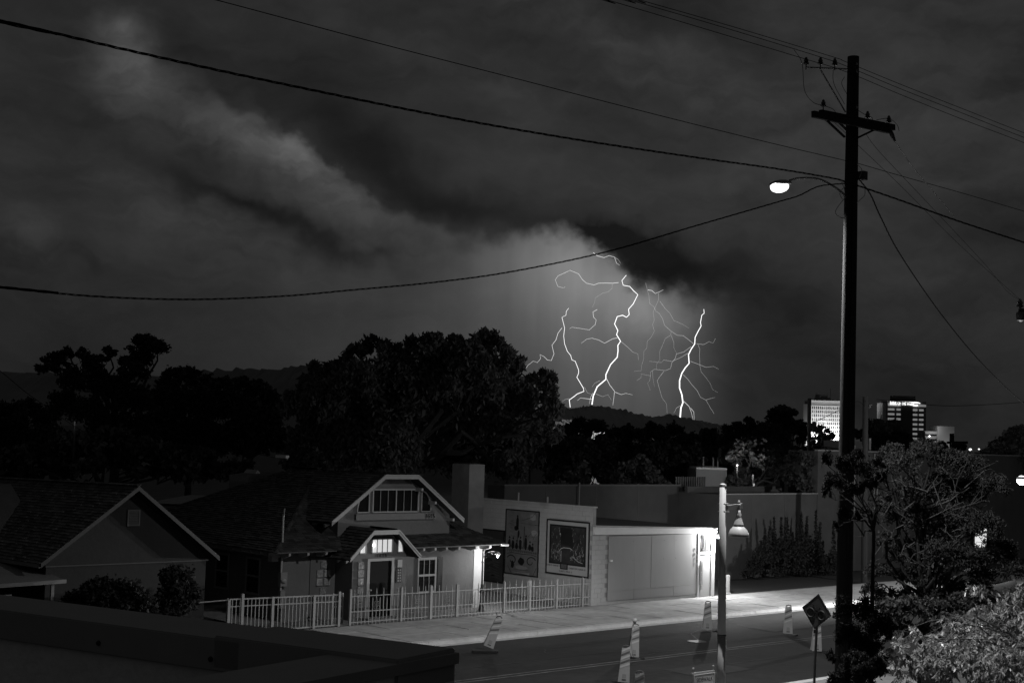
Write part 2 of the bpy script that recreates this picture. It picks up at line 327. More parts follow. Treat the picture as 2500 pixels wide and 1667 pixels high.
# main hip roof
E0, E1, EN0, EN1, EZ = 28.4, 39.5, 43.4, 56.4, 2.66
hw = (E1 - E0) / 2; RZ = EZ + hw * .5; rs = (E0 + E1) / 2
A, B_, C_, D_ = (E0, EN0, EZ), (E1, EN0, EZ), (E1, EN1, EZ), (E0, EN1, EZ); P_, Q_ = (rs, EN0 + hw, RZ), (rs, EN1 - hw, RZ)
roof = MB()
roof.poly([A, B_, P_]).poly([B_, C_, Q_, P_]).poly([C_, D_, Q_]).poly([D_, A, P_, Q_]); roof.poly([D_, C_, B_, A])
rf = roof.build('roof', m_under, H)
def shingles(name, parent, poly, lift=.02, ex=.145, w=.31, th=.018, seed=1):
    """overlapping tabs laid in courses over a planar polygon whose first edge is the eave"""
    r_ = random.Random(seed); P = [Vector(p) for p in poly]; o = P[0]; u = (P[1] - P[0]).normalized(); nn = (P[1] - P[0]).cross(P[-1] - P[0]).normalized()
    if nn.z < 0: nn = -nn
    v = nn.cross(u).normalized()
    if (P[-1] - P[0]).dot(v) < 0: v = -v
    q = [((p - o).dot(u), (p - o).dot(v)) for p in P]
    vmax = max(t[1] for t in q); s = MB(); k = 0; y = -.03
    while y < vmax:
        yc = min(max(y + ex * .5, .01), vmax - .01); xs = []
        for i in range(len(q)):
            (x0, y0), (x1, y1) = q[i], q[(i + 1) % len(q)]
            if (y0 - yc) * (y1 - yc) < 0: xs.append(x0 + (x1 - x0) * (yc - y0) / (y1 - y0))
        if len(xs) >= 2:
            xa, xb = min(xs), max(xs); x = xa - (k % 2) * w / 2 - r_.random() * .05
            while x < xb:
                wd = w * r_.choice((.6, .8, 1, 1, 1.2)); a0, a1 = max(x, xa), min(x + wd - .008, xb); x += wd
                if a1 - a0 < .03: continue
                t = th * r_.choice((.5, 1, 1, 1.6)); dv = r_.uniform(-.012, .012)
                def pnt(a, bb, h): return o + u * a + v * bb + nn * (lift + h)
                s.add([pnt(a0, y + dv, -.01), pnt(a1, y + dv, -.01), pnt(a1, y + dv, t + .012), pnt(a0, y + dv, t + .012), pnt(a1, y + ex * 1.25, .001), pnt(a0, y + ex * 1.25, .001)], [(0, 1, 2, 3), (3, 2, 4, 5), (0, 3, 5), (1, 4, 2)])
        y += ex; k += 1
    return tag(s.build(name, m_shing, parent), kind='stuff')
shingles('shingles', rf, [A, B_, P_], seed=2); shingles('shingles', rf, [D_, A, P_, Q_], seed=3); shingles('shingles', rf, [B_, C_, Q_, P_], seed=4)
hip = MB(); pa, pb_ = Vector(A), Vector(P_)
for i in range(34):
    t = i / 34; c = pa.lerp(pb_, t); d_ = (pb_ - pa).normalized(); c2 = c + d_ * .26
    hip.add([c + Vector((-.13, .0, .0)), c + Vector((0, 0, .09)), c + Vector((0, -.13, 0)), c2 + Vector((-.12, .0, .0)), c2 + Vector((0, 0, .06)), c2 + Vector((0, -.12, .0))], [(0, 1, 4, 3), (1, 2, 5, 4), (0, 2, 1)])
tag(hip.build('hip_caps', m_shing, rf), kind='stuff')
# eave fascia and rafter tails
MB().box(34.2, E1 + .02, EN0 - .07, EN0, EZ - .035, EZ + .01).build('fascia', m_dgrey, rf); MB().box(E0 - .02, 31.0, EN0 - .07, EN0, EZ - .035, EZ + .01).build('fascia', m_dgrey, rf)
tail = MB().prism([(-.045, 0, 0), (-.045, .62, .0), (-.045, .62, -.16), (-.045, .34, -.2), (-.045, 0, -.1)], (.09, 0, 0)).mesh('rafter_tail', m_trim)
for s_ in (28.95, 29.75, 30.55, 34.55, 35.15, 35.72, 36.3, 36.95, 37.85, 38.6): inst('rafter_tail', tail, rf, (s_, EN0 - .06, EZ - .036))
m_tail2 = mat('grey_tail', .22, .8, .1, 8, .05); tail2 = tail.copy(); tail2.materials[0] = m_tail2
for k in range(9): inst('rafter_tail', tail2, rf, (E0 + .02, 43.9 + .62 * k, EZ - .03), (0, 0, -math.pi / 2))
MB().tube([(39.15, EN0 - .1, EZ - .02), (39.55, EN0 - .08, EZ - .04)], .05, 6).build('gutter_end', m_white, rf)
# upper clipped-gable roof
def gable(parent, pts, n0, n1, fas, thick, name, seed, drop=0.0, both=True):
    """pts: rake profile (s, z) left eave, left crown, right crown, right eave"""
    (a, b2, c, d) = pts; g_ = MB()
    for p, q in ((a, b2), (b2, c), (c, d)):
        dx, dz = q[0] - p[0], q[1] - p[1]; ln = math.hypot(dx, dz); nx, nz = -dz / ln * thick, dx / ln * thick
        g_.prism([(p[0], n0, p[1]), (q[0], n0, q[1]), (q[0] + nx * .0, n0, q[1] + thick), (p[0] + nx * .0, n0, p[1] + thick)], (0, n1 - n0, -drop))
    r_ = g_.build(name, m_under, parent)
    t = thick + .004
    shingles('shingles', r_, [(a[0], n0, a[1] + t), (a[0], n1, a[1] + t - drop), (b2[0], n1, b2[1] + t - drop), (b2[0], n0, b2[1] + t)], 0.0, seed=seed)
    shingles('shingles', r_, [(b2[0], n0 + .02, b2[1] + t), (b2[0], n1, b2[1] + t - drop), (c[0], n1, c[1] + t - drop), (c[0], n0 + .02, c[1] + t)], 0.0, seed=seed + 1)
    shingles('shingles', r_, [(d[0], n1, d[1] + t - drop), (d[0], n0, d[1] + t), (c[0], n0, c[1] + t), (c[0], n1, c[1] + t - drop)], 0.0, seed=seed + 2)
    f = MB()
    for p, q in ((a, b2), (b2, c), (c, d)):
        f.prism([(p[0], n0 - .035, p[1] - fas + .05), (q[0], n0 - .035, q[1] - fas + .05), (q[0], n0 - .035, q[1] + .06), (p[0], n0 - .035, p[1] + .06)], (0, .033, 0))
    f.build('rake_board', m_trim, r_)
    f = MB()
    for p, q in ((a, b2), (b2, c), (c, d)):
        f.prism([(p[0], n0 - .055, p[1] + .055), (q[0], n0 - .055, q[1] + .055), (q[0], n0 - .055, q[1] + .115), (p[0], n0 - .055, p[1] + .115)], (0, .05, 0))
    f.build('drip_edge', m_lgrey, r_)
    return r_
ug = gable(H, [(30.98, 3.60), (33.42, 5.34), (35.03, 5.34), (37.44, 3.60)], 43.72, 50.2, .11, .08, 'upper_roof', 11, .06)
tl = MB().prism([(0, -.045, 0), (.42, -.045, .28), (.42, -.045, .10), (.03, -.045, -.12)], (0, .09, 0)).mesh('rafter_tail', m_trim)
for k in range(5): inst('rafter_tail', tl, ug, (31.02, 44.25 + .75 * k, 3.56))
br = MB().prism([(-.045, 0, 0), (-.045, .5, 0), (-.045, .5, -.14), (-.045, .0, -.10)], (.09, 0, 0)).mesh('bracket', m_trim)
for s_, z in ((36.95, 3.72), (36.0, 4.40), (35.3, 4.92)): inst('bracket', br, ug, (s_, 43.76, z))
pg = gable(H, [(31.0, 2.34), (32.04, 3.32), (33.22, 3.32), (34.30, 2.34)], 42.50, 45.2, .10, .06, 'porch_roof', 21)
for k in range(2): inst('rafter_tail', tl, pg, (31.04, 42.85 + .5 * k, 2.31), (0, 0, 0), (.7, 1, .7))
# upper windows
def arch_pts(s0, s1, z0, z1, side, k=8):
    """quarter-round light; side=-1: straight edge on the right"""
    w, h = s1 - s0, z1 - z0
    if side < 0: return [(s1, z0), (s1, z1)] + [(s1 - w * math.sin(t), z0 + h * math.cos(t)) for t in [math.pi / 2 * i / k for i in range(1, k + 1)]]
    return [(s0, z1), (s0, z0)] + [(s0 + w * math.cos(t), z0 + h * math.sin(t)) for t in [math.pi / 2 * i / k for i in range(0, k)]]
def framed(parent, pts, n, wd, mt_f, mt_g, name='window', dp=.05):
    P = [Vector((p[0], n, p[1])) for p in pts]; f = MB(); nn = len(P)
    for i in range(nn): f.bar(P[i] - (P[i] - P[(i + 1) % nn]).normalized() * -wd * .0, P[(i + 1) % nn], wd, dp, (0, 1, 0))
    w_ = f.build(name, mt_f, parent)
    MB().poly([(p[0], n + dp * .2, p[1]) for p in pts]).build('pane', mt_g, w_)
    return w_
UW = 44.2 - .03
uw = framed(H, [(33.2, 3.99), (35.43, 3.99), (35.43, 4.86), (33.2, 4.86)], UW, .06, m_trim, m_glass)
MB().box(34.30, 34.345, UW - .03, UW + .02, 4.0, 4.85).build('mullion', m_trim, uw)
for s_ in (33.56, 33.93, 34.71, 35.08): MB().box(s_ - .009, s_ + .009, UW - .015, UW + .015, 4.0, 4.85).build('muntin', m_trim, uw)
framed(H, arch_pts(32.47, 33.02, 3.99, 4.80, -1), UW, .045, m_trim, m_glass); framed(H, arch_pts(35.60, 36.08, 3.99, 4.80, 1), UW, .045, m_trim, m_glass)
bm_ = MB().box(32.36, 36.28, 44.06, 44.22, 3.70, 3.94).build('number_beam', mat('beam_stucco', .16, .9, .1, 8, .2), H)
me = text_mesh('1615', .26, .015, 'LEFT', m_dark); inst('house_number', me, bm_, (35.70, 44.045, 3.73), FRONT)
# porch: lit transom lights, door, glass block, boxes
m_lit = mat('lit_transom', .6, .6, .12, 5, 0, .3, 0, 0.5)
tw = framed(H, [(32.28, 2.56), (33.24, 2.56), (33.24, 3.08), (32.28, 3.08)], BF - .02, .05, m_trim, m_lit)
for s_ in (32.52, 32.76, 33.0): MB().box(s_ - .012, s_ + .012, BF - .045, BF - .012, 2.57, 3.07).build('muntin', m_lgrey, tw)
MB().ball((32.34, BF - .06, 2.86), .06).build('porch_bulb', mat('bulb', .9, .5, 0, 5, 0, .3, 0, 4.0), tw)
framed(H, arch_pts(31.72, 32.0, 2.56, 2.92, -1), BF - .02, .04, m_trim, m_lit); framed(H, arch_pts(33.5, 33.76, 2.56, 3.04, 1), BF - .02, .04, m_trim, m_lit)
me = text_mesh('1 6 1 5', .17, .01, 'CENTER', m_dark); inst('house_number', me, H, (32.75, BF - .02, 2.41), FRONT)
dr = MB().box(32.2, 33.22, BF - .02, BF - .004, .2, 2.26).build('door', mat('dark_door', .003, .7, .1, 8, 0, .1), H)
f = MB().box(32.08, 32.2, BF - .06, BF - .003, .2, 2.36).box(33.22, 33.34, BF - .06, BF - .003, .2, 2.36).box(32.2, 33.22, BF - .06, BF - .003, 2.26, 2.36); f.build('door_frame', m_trim, dr)
MB().ball((32.27, BF - .06, 1.2), .035).build('handle', m_galv, dr); MB().box(31.9, 33.6, BF - .5, BF, 0.05, .2).build('doorstep', m_conc, H)
m_gb = mat('glass_block', .24, .18, .8, 14, .9, .8, detail=2)
gbm = MB().box(-.14, .14, -.05, .03, -.14, .14).mesh('glass_block', m_gb)
bmx = bmesh.new(); bmx.from_mesh(gbm); bmesh.ops.bevel(bmx, geom=bmx.edges, offset=.02, segments=1, affect='EDGES'); bmx.to_mesh(gbm); bmx.free()
for k in range(7): inst('glass_block', gbm, H, (31.80, BF - .01, 2.12 - .30 * k))
rc = MB().box(30.28, 31.28, 43.955, 43.999, .85, 2.32).build('window_infill', mat('infill', .12, .9, .1, 8, .2), H)
MB().box(30.24, 31.32, 43.93, 43.999, 2.32, 2.38).build('lintel', m_dgrey, rc)
for (ds, dz) in ((0, .48), (-.17, .16), (.17, .16), (-.17, -.16), (.17, -.16), (0, -.48)): inst('glass_block', gbm, rc, (30.86 + ds, 43.95, 1.62 + dz))
MB().box(33.46, 33.68, BF - .10, BF - .002, 2.0, 2.28).build('wall_box', m_lgrey, H)
mb_ = MB().box(33.44, 33.7, BF - .06, BF - .002, 1.42, 1.96).build('mailbox_rack', m_dark, H)
for k in range(5): MB().box(33.5, 33.58, BF - .07, BF - .058, 1.46 + .1 * k, 1.52 + .1 * k).build('mail_slot', m_mgrey, mb_); MB().box(33.61, 33.66, BF - .07, BF - .058, 1.46 + .1 * k, 1.52 + .1 * k).build('mail_slot', m_mgrey, mb_)
# right-hand sash window and shutter
sw_ = MB()
for bx in ((35.35, 36.3, 2.1, 2.2), (35.35, 36.3, .8, .88), (35.35, 35.41, .88, 2.1), (36.22, 36.3, .88, 2.1), (35.41, 36.22, 1.46, 1.54)): sw_.box(bx[0], bx[1], 43.94, 44.0, bx[2], bx[3])
swn = sw_.build('window', m_trim, H)
for z0, z1 in ((.88, 1.46), (1.54, 2.1)): MB().poly([(35.41, 43.985, z0), (36.22, 43.985, z0), (36.22, 43.985, z1), (35.41, 43.985, z1)]).build('pane', m_glass, swn)
for s_ in (35.68, 35.95): MB().box(s_ - .012, s_ + .012, 43.96, 43.98, .9, 2.1).build('muntin', m_lgrey, swn)
sh = MB().box(36.34, 36.62, 43.95, 43.998, .82, 2.2)
for k in range(16): sh.box(36.37, 36.59, 43.935, 43.955, .88 + .08 * k, .925 + .08 * k)
sh.build('shutter', m_dark, H)
MB().tube([(35.4, 43.99, 1.98), (35.8, 43.98, 1.93), (36.2, 43.99, 1.98)], .01, 5).build('curtain_rod', m_dark, swn)
# left side: windows in the shade, electrical service
for n0 in (45.4, 47.6):
    w_ = MB().box(29.03, 29.07, n0, n0 + 1.0, .9, .98).box(29.03, 29.07, n0, n0 + 1, 2.2, 2.28).box(29.03, 29.07, n0, n0 + .08, .98, 2.2).box(29.03, 29.07, n0 + .92, n0 + 1, .98, 2.2).box(29.035, 29.065, n0 + .08, n0 + .92, 1.56, 1.62).build('window', m_mgrey, H)
    MB().poly([(29.06, n0 + .08, .98), (29.06, n0 + .92, .98), (29.06, n0 + .92, 2.2), (29.06, n0 + .08, 2.2)]).build('pane', m_glass, w_)
el_ = MB().tube([(29.0, 43.93, .9), (29.0, 43.93, 4.0)], .035, 8).build('service_mast', m_galv, H)
MB().tube(spline([(29.0, 43.93, 3.98), (28.98, 43.85, 4.18), (28.9, 43.75, 4.12), (28.88, 43.72, 3.95)], 4), .03, 6).build('weatherhead', m_dgrey, el_)
MB().box(28.92, 29.2, 43.82, 43.999, 1.4, 1.9).box(28.95, 29.15, 43.85, 43.999, .6, 1.25).build('meter_box', m_mgrey, el_)
MB().lathe((29.02, 43.80, 1.6), [(.09, -.05), (.11, 0), (.09, .06), (.03, .09)], 10).build('meter', m_lgrey, el_)
MB().box(28.62, 28.9, 44.0, 44.25, 2.28, 2.56).build('vent_hood', m_lgrey, H)
ch = MB().prism([(39.2, 45.5, 1.5), (40.05, 45.5, 1.5), (40.05, 45.5, 5.84), (39.2, 45.5, 5.84)], (0, 1.12, 0)).build('chimney', mat('chimney_stucco', .17, .95, .25, 3, .25), H)
MB().box(39.32, 39.93, 45.62, 46.5, 5.84, 5.87).build('flue_top', m_dark, ch)
MB().box(38.2, 38.7, 48, 48.6, 4.1, 4.5).tube([(38.1, 48.3, 4.52), (38.8, 48.3, 4.52)], .05, 6).build('swamp_cooler', m_mgrey, rf)
# ================================================================== FENCE, GATE
FN = 42.0
def rail_z(s): return 1.30 - (s - 25.7) * .0165
m_fence = mat('white_steel', .25, .5, .08, 10, .02, .4)
fe = thing('picket_fence', 'white wrought iron fence with spear pickets and scrolls along sidewalk', 'fence', (36, FN, 0))
S0, S1 = 30.72, 43.02
def zf(s): return 1.13 - (s - 30.7) * .008
MB().bar((S0, FN, zf(S0)), (S1, FN, zf(S1)), .03, .03).build('top_rail', m_fence, fe); MB().bar((S0, FN, zf(S0) - .55), (S1, FN, zf(S1) - .55), .03, .03).build('middle_rail', m_fence, fe)
MB().bar((S0, FN, .2), (S1, FN, .18), .03, .03).build('bottom_rail', m_fence, fe)
def picket(h):
    p = MB().bar((0, 0, .1), (0, 0, h - .1), .026, .026, (1, 0, 0)); p.lathe((0, 0, h - .12), [(.009, 0), (.02, .05), (.002, .14)], 6); return p.mesh('picket', m_fence)
pk1, pk2 = picket(1.38), picket(1.06)
fpost = MB().box(-.04, .04, -.04, .04, 0, 1.36).lathe((0, 0, 1.36), [(.05, 0), (.05, .02), (.01, .05)], 6).mesh('post', m_fence)
posts = [30.72, 33.05, 34.45, 35.75, 38.2, 39.6, 41.1, 42.6]
for s_ in posts: inst('post', fpost, fe, (s_, FN, zf(s_) - 1.13))
i = 0; s_ = 30.9
scr = MB()
for sg in (-1, 1):
    for (r_, zc) in ((.05, .86), (.06, .70)):
        scr.tube([(sg * (.012 + r_ - r_ * math.cos(t)), 0, zc + r_ * math.sin(t)) for t in np.linspace(0, 5.2, 14)], .008, 4)
scr.tube([(0, 0, .6), (0, 0, 1.0)], .012, 4)
scr_me = scr.mesh('scroll', m_fence)
while s_ < 42.95:
    if all(abs(s_ - p) > .07 for p in posts):
        inst('picket', pk1 if i % 2 == 0 else pk2, fe, (s_, FN, zf(s_) - 1.13 + random.uniform(-.006, .006)), (0, random.uniform(-.006, .006), 0))
    s_ += .165; i += 1
for s_ in (31.9, 33.85, 35.25, 36.55, 38.75, 40.35, 41.8): inst('scroll', scr_me, fe, (s_, FN - .02, zf(s_) - 1.13))
ga = thing('driveway_gate', 'plain white steel bar gate at left end of the iron fence', 'gate', (28, FN, 0))
MB().bar((25.7, FN, rail_z(25.7)), (30.2, FN, rail_z(30.2)), .045, .045).build('top_rail', m_fence, ga); MB().bar((25.7, FN, rail_z(25.7) - .24), (30.2, FN, rail_z(30.2) - .24), .035, .035).build('middle_rail', m_fence, ga)
MB().bar((25.7, FN, .16), (30.2, FN, .16), .045, .045).build('bottom_rail', m_fence, ga)
gbar = MB().box(-.015, .015, -.015, .015, 0, 1.0).mesh('bar', m_fence)
gp = MB().box(-.05, .05, -.05, .05, 0, 1.0).mesh('post', m_fence)
for s_, h in ((25.68, 1.28), (26.21, 1.46), (27.42, 1.3), (29.14, 1.27), (30.22, 1.34)): inst('post', gp, ga, (s_, FN, .0), (0, 0, 0), (1, 1, h))
s_ = 25.82
while s_ < 30.15:
    if all(abs(s_ - p) > .08 for p in (26.21, 27.42, 29.14)): inst('bar', gbar, ga, (s_, FN, .15), (0, 0, 0), (1, 1, rail_z(s_) - .15))
    s_ += .152
bg_ = thing('small_gate', 'narrow white bar gate leaf between plain gate and spear fence', 'gate', (30.5, FN + .5, 0))
for s_ in (30.3, 30.72): MB().box(s_ - .03, s_ + .03, FN + .45, FN + .51, 0, 1.22).build('post', m_fence, bg_)
for z in (.3, .72, 1.16): MB().box(30.33, 30.69, FN + .465, FN + .495, z, z + .03).build('rail', m_fence, bg_)
for k in range(3): MB().box(30.4 + .1 * k, 30.415 + .1 * k, FN + .47, FN + .49, .15, 1.18).build('bar', m_fence, bg_)
cl = thing('chain_link_fence', 'low dark chain link fence with pipe rail before the shrubs', 'fence', (23, 42.6, 0))
q0, q1 = at_n(330, 1484, 42.6), at_n(556, 1464, 42.6)
MB().tube([q0, q1], .022, 6).build('top_rail', m_galv, cl)
for t in (0.12, 1.0):
    p = q0 + (q1 - q0) * t; MB().tube([(p[0], p[1], 0), (p[0], p[1], p[2] + .06)], .03, 6).build('post', m_galv, cl)
mesh_ = MB()
for k in range(60):
    t = k / 60; s0 = q0[0] + (q1[0] - q0[0]) * t
    for sg in (-1, 1):
        s1 = s0 + sg * 1.0
        if q0[0] <= s1 <= q1[0]: mesh_.bar((s0, 42.6, .06), (s1, 42.6, 1.06), .004, .004)
tag(mesh_.build('wire_mesh', m_dgrey, cl), kind='stuff')
# ================================================================== ORNATE LAMP POST in the yard
OL = thing('ornate_lamp_post', 'slender cast iron lamp post with scrolled arm beside bungalow corner', 'lamp post', (37.72, 42.8, .1))
MB().lathe((37.72, 42.8, .1), [(.17, 0), (.17, .04), (.13, .08), (.10, .2), (.075, .42), (.07, .72), (.1, .76), (.1, .8), (.06, .84), (.075, .9), (.05, .96), (.06, 1.04), (.04, 1.1), (.035, 1.9), (.055, 1.95), (.03, 2.0), (.028, 2.4), (.002, 2.5)], 10).build('column', m_iron, OL, True)
MB().tube(spline([(37.72, 42.8, 2.2), (37.95, 42.8, 2.42), (38.25, 42.82, 2.45), (38.5, 42.85, 2.42), (38.58, 42.87, 2.33)], 5), .018, 6).build('arm', m_iron, OL)
s5 = MB()
for c, r_ in (((37.88, 42.8, 2.26), .06), ((38.05, 42.8, 2.33), .05), ((38.2, 42.8, 2.36), .04)): s5.tube([(c[0] + r_ * math.cos(t), c[1], c[2] + r_ * math.sin(t)) for t in np.linspace(0, 5.6, 14)], .01, 4)
s5.build('scroll', m_iron, OL)
lb = Vector((38.58, 42.87, 2.26))
MB().lathe(lb, [(.005, .16), (.05, .14), (.10, .09), (.13, .05), (.125, .045), (.02, .1)], 12).build('lamp_shade', m_white, OL)
MB().ball(lb, .055).build('bulb', mat('bulb_bright', .9, .5, 0, 5, 0, .3, 0, 2.5), OL)
def point(name, loc, power, size=.06, parent=None):
    l = bpy.data.lights.new(name, 'POINT'); l.energy = power; l.shadow_soft_size = size; l.color = (1, 1, 1)
    o = bpy.data.objects.new(name, l); COL.objects.link(o); o.location = loc
    if parent: o.parent = parent; o.location = Vector(loc) - Vector(OFF.get(parent, (0, 0, 0)))
    return o
def spot(name, loc, tgt, power, ang, blend=.4, size=.05):
    l = bpy.data.lights.new(name, 'SPOT'); l.energy = power; l.shadow_soft_size = size; l.spot_size = math.radians(ang); l.spot_blend = blend
    o = bpy.data.objects.new(name, l); COL.objects.link(o); o.location = loc
    o.rotation_euler = (Vector(tgt) - Vector(loc)).to_track_quat('-Z', 'Y').to_euler(); return o
point('lamp_light', lb - Vector((0, 0, .09)), 105, .05)
# ================================================================== CORNER SHOP 1611 with the murals
GS0, GS1, GN = 43.1, 51.02, 42.0
G = thing('corner_shop', 'low painted block shop with boarded shopfront, number 1611 and lit corner lamp', 'building', (47, 46, 0))
w_ = MB()
w_.box(GS0 + .02, GS0 + .22, GN + .02, 49.8, 0, 4.16)                                  # tall side wall
w_.box(GS0 + .22, GS1 - .0, GN + .02, GN + .22, 0, 3.1).box(GS1 - .2, GS1, GN + .22, 49.8, 0, 3.1)
wl = w_.build('wall', m_mortar, G)
MB().box(GS0 + .22, GS1 + .1, GN + .22, 49.8, 3.06, 3.2).build('roof', m_dgrey, G)
fz = MB().prism([(GS0 + .05, GN - .10, 3.05), (GS0 + .05, GN - .10, 3.40), (GS1 + .12, GN - .10, 3.14), (GS1 + .12, GN - .10, 2.93)], (0, .3, 0)).build('fascia', mat('pale_fascia', .62, .7, .08, 5, .05), G)
MB().prism([(GS0 + .03, GN - .13, 3.38), (GS0 + .03, GN - .13, 3.44), (GS1 + .15, GN - .13, 3.18), (GS1 + .15, GN - .13, 3.12)], (0, .4, 0)).build('roof_edge', m_lgrey, fz)
MB().box(GS0 - .03, GS0 + .26, GN - .02, 49.8, 4.16, 4.22).build('coping', m_block, wl)
blk = MB().box(.004, .396, -.012, .04, .004, .196); bk = blk.mesh('block', m_block)
half = MB().box(.004, .196, -.012, .04, .004, .196).mesh('block', m_block)
def block_wall(parent, fr, u0, u1, z0, z1, holes, axis):
    """running bond; fr = plane coordinate; axis 'x': wall along X facing -Y, 'y': wall along Y facing -X"""
    k = 0; z = z0
    while z < z1 - .05:
        u = u0 - (.2 if k % 2 else 0)
        while u < u1 - .02:
            a, b_ = u, u + .4; me_ = bk
            if a < u0: a = u0; me_ = half
            elif b_ > u1: b_ = a + .2; me_ = half
            cm = (a + b_) / 2, z + .1
            if b_ <= u1 + .03 and not any(h[0] < cm[0] < h[1] and h[2] < cm[1] < h[3] for h in holes):
                pr_ = random.uniform(-.003, .004)
                if axis == 'x': inst('block', me_, parent, (a, fr + pr_, z))
                else: inst('block', me_, parent, (fr + pr_, b_, z), (0, 0, -math.pi / 2))
            u += .4
        z += .2; k += 1
PS0, PS1, PZ1 = 44.08, 49.86, 2.96
block_wall(wl, GN + .018, GS0 + .02, GS1, .0, 3.06, [(PS0 - .1, PS1 + .1, .24, 3.2), (49.8, 50.96, 0, 3)], 'x')
mu = [at_s(x, y, GS0) for x, y in ((1236, 1242), (1318, 1247), (1316, 1408), (1234, 1400), (1336, 1267), (1441, 1273), (1438, 1409), (1333, 1400), (1184, 1291), (1234, 1293), (1232, 1424), (1184, 1418))]
n1a, n1b = mu[1][1], mu[0][1]; z1a, z1b = (mu[2][2] + mu[3][2]) / 2, (mu[0][2] + mu[1][2]) / 2      # column mural
n2a, n2b = mu[5][1], mu[4][1]; z2a, z2b = (mu[6][2] + mu[7][2]) / 2, (mu[4][2] + mu[5][2]) / 2      # street mural
n0a, n0b = mu[9][1] + .03, mu[8][1] + .5; z0a, z0b = (mu[10][2] + mu[11][2]) / 2, (mu[8][2] + mu[9][2]) / 2
block_wall(wl, GS0 + .018, GN + .02, 49.8, 0, 4.16, [(n1a, n1b, z1a, z1b), (n2a, n2b, z2a, z2b), (n0a, n0b, z0a, z0b)], 'y')
# boarded shopfront
for k in range(4):
    a = PS0 + (PS1 - PS0) * (0, .285, .47, .73, 1)[k]; b_ = PS0 + (PS1 - PS0) * (0, .285, .47, .73, 1)[k + 1]
    MB().box(a + .004, b_ - .004, GN - .03 + .004 * (k % 2), GN + .01, .66, PZ1 - .02).build('board', m_panel, G); MB().box(a + .004, b_ - .004, GN - .022 - .004 * (k % 2), GN + .01, .24, .655).build('board', m_panel, G)
for s_ in (45.6, 47.6, 48.4):
    for z in (1.9, 2.7): MB().ball((s_, GN - .032, z), .012, 6, 4).build('bolt', m_dark, G)
MB().box(44.12, 44.26, GN - .12, GN - .03, 1.9, 1.97).build('bracket', m_white, G)
# entrance
MB().box(49.9, 50.0, GN - .06, GN + .02, 0.02, 2.93).box(50.82, 51.04, GN - .09, GN + .02, 0.02, 2.95).box(50.0, 50.82, GN - .05, GN + .02, 2.0, 2.1).build('door_frame', mat('white_frame', .66, .6, .06, 6, .03), G)
dr = MB().box(50.0, 50.82, GN - .02, GN + .01, .03, 2.0).build('door', mat('pale_door', .40, .5, .06, 5, .02), G)
MB().box(50.08, 50.26, GN - .06, GN - .018, .65, 1.72).build('door_panel', m_mgrey, dr); MB().box(50.12, 50.22, GN - .07, GN - .05, .42, .62).build('mail_slot', m_lgrey, dr)
MB().tube([(50.1, GN - .1, .8), (50.1, GN - .1, 1.65)], .018, 6).build('handle', m_galv, dr)
gw = MB().box(50.0, 50.82, GN - .005, GN + .012, 2.1, 2.93).build('transom', m_dgrey, G)
gr = MB()
for k in range(6): gr.tube([(50.08 + .132 * k, GN - .03, 2.12), (50.08 + .132 * k, GN - .03, 2.9)], .012, 4)
for s_ in (50.2, 50.62): gr.tube([(s_ + .11 * math.sin(t), GN - .035, 2.5 + .34 * math.cos(t)) for t in np.linspace(0, 2 * math.pi, 18)], .012, 4)
gr.build('security_grille', m_dgrey, gw)
for k, c in enumerate('1611'):
    inst('shop_number', text_mesh(c, .20, .01, 'CENTER', m_dark), G, (49.82, GN - .07, 2.22 - .19 * k), FRONT)
cl_ = MB().tube([(50.95, GN - .09, 2.83), (50.95, GN - .22, 2.93), (50.95, GN - .3, 2.9)], .025, 6).lathe((50.95, GN - .31, 2.84), [(.09, .0), (.085, .05), (.03, .09), (.02, .1)], 10).build('corner_lamp', m_lgrey, G)
MB().ball((50.95, GN - .31, 2.83), .10).build('bulb', mat('bulb_hot', .9, .5, 0, 5, 0, .3, 0, 3.0), cl_)
point('corner_lamp_light', (50.95, GN - .34, 2.66), 820, .08)
MB().box(51.03, 51.12, GN + .0, GN + .12, 2.2, 2.4).build('junction_box', m_lgrey, G)
for n_, h in ((47.5, .5), (45.6, .35)): MB().tube([(43.9, n_, 3.2), (43.9, n_, 4.2 + h * .7)], .04, 6).build('vent_pipe', m_galv, G)
# murals ------------------------------------------------------------
m_ink = mat('mural_black', .012, .7, .2, 6, .02); m_mural = mat('mural_grey', .16, .85, .35, 3.2, .05); m_mural_d = mat('mural_shadow', .055, .85, .5, 4, .05); m_mural_l = mat('mural_white', .42, .85, .12, 4, .05); m_mural_n = mat('mural_night', .035, .85, .8, 5, .05)
def sframe(m_, n0, n1, z0, z1, w, d, x=GS0):
    f = MB(); f.box(x - d, x, n0, n1, z0, z0 + w).box(x - d, x, n0, n1, z1 - w, z1).box(x - d, x, n0, n0 + w, z0 + w, z1 - w).box(x - d, x, n1 - w, n1, z0 + w, z1 - w); return f
def flat(pts, x, m_=None):                                               # pts in (u, v) 0..1, u to the right as seen from the street
    return [(x, p[0], p[1]) for p in pts]
M1 = thing('column_mural', 'tall painted mural of figures above a scrolled column capital', 'mural', (GS0, (n1a + n1b) / 2, z1a), 'murals on the side wall of the corner shop')
MB().box(GS0 - .012, GS0 + .02, n1a, n1b, z1a, z1b).build('painted_ground', m_mural, M1); sframe(None, n1a, n1b, z1a, z1b, .045, .03).build('painted_border', m_ink, M1)
W1, H1 = n1b - n1a, z1b - z1a
def U(u, v, x=GS0 - .016): return (x, n1b - u * W1, z1a + v * H1)
ink = MB(); XI = GS0 - .014
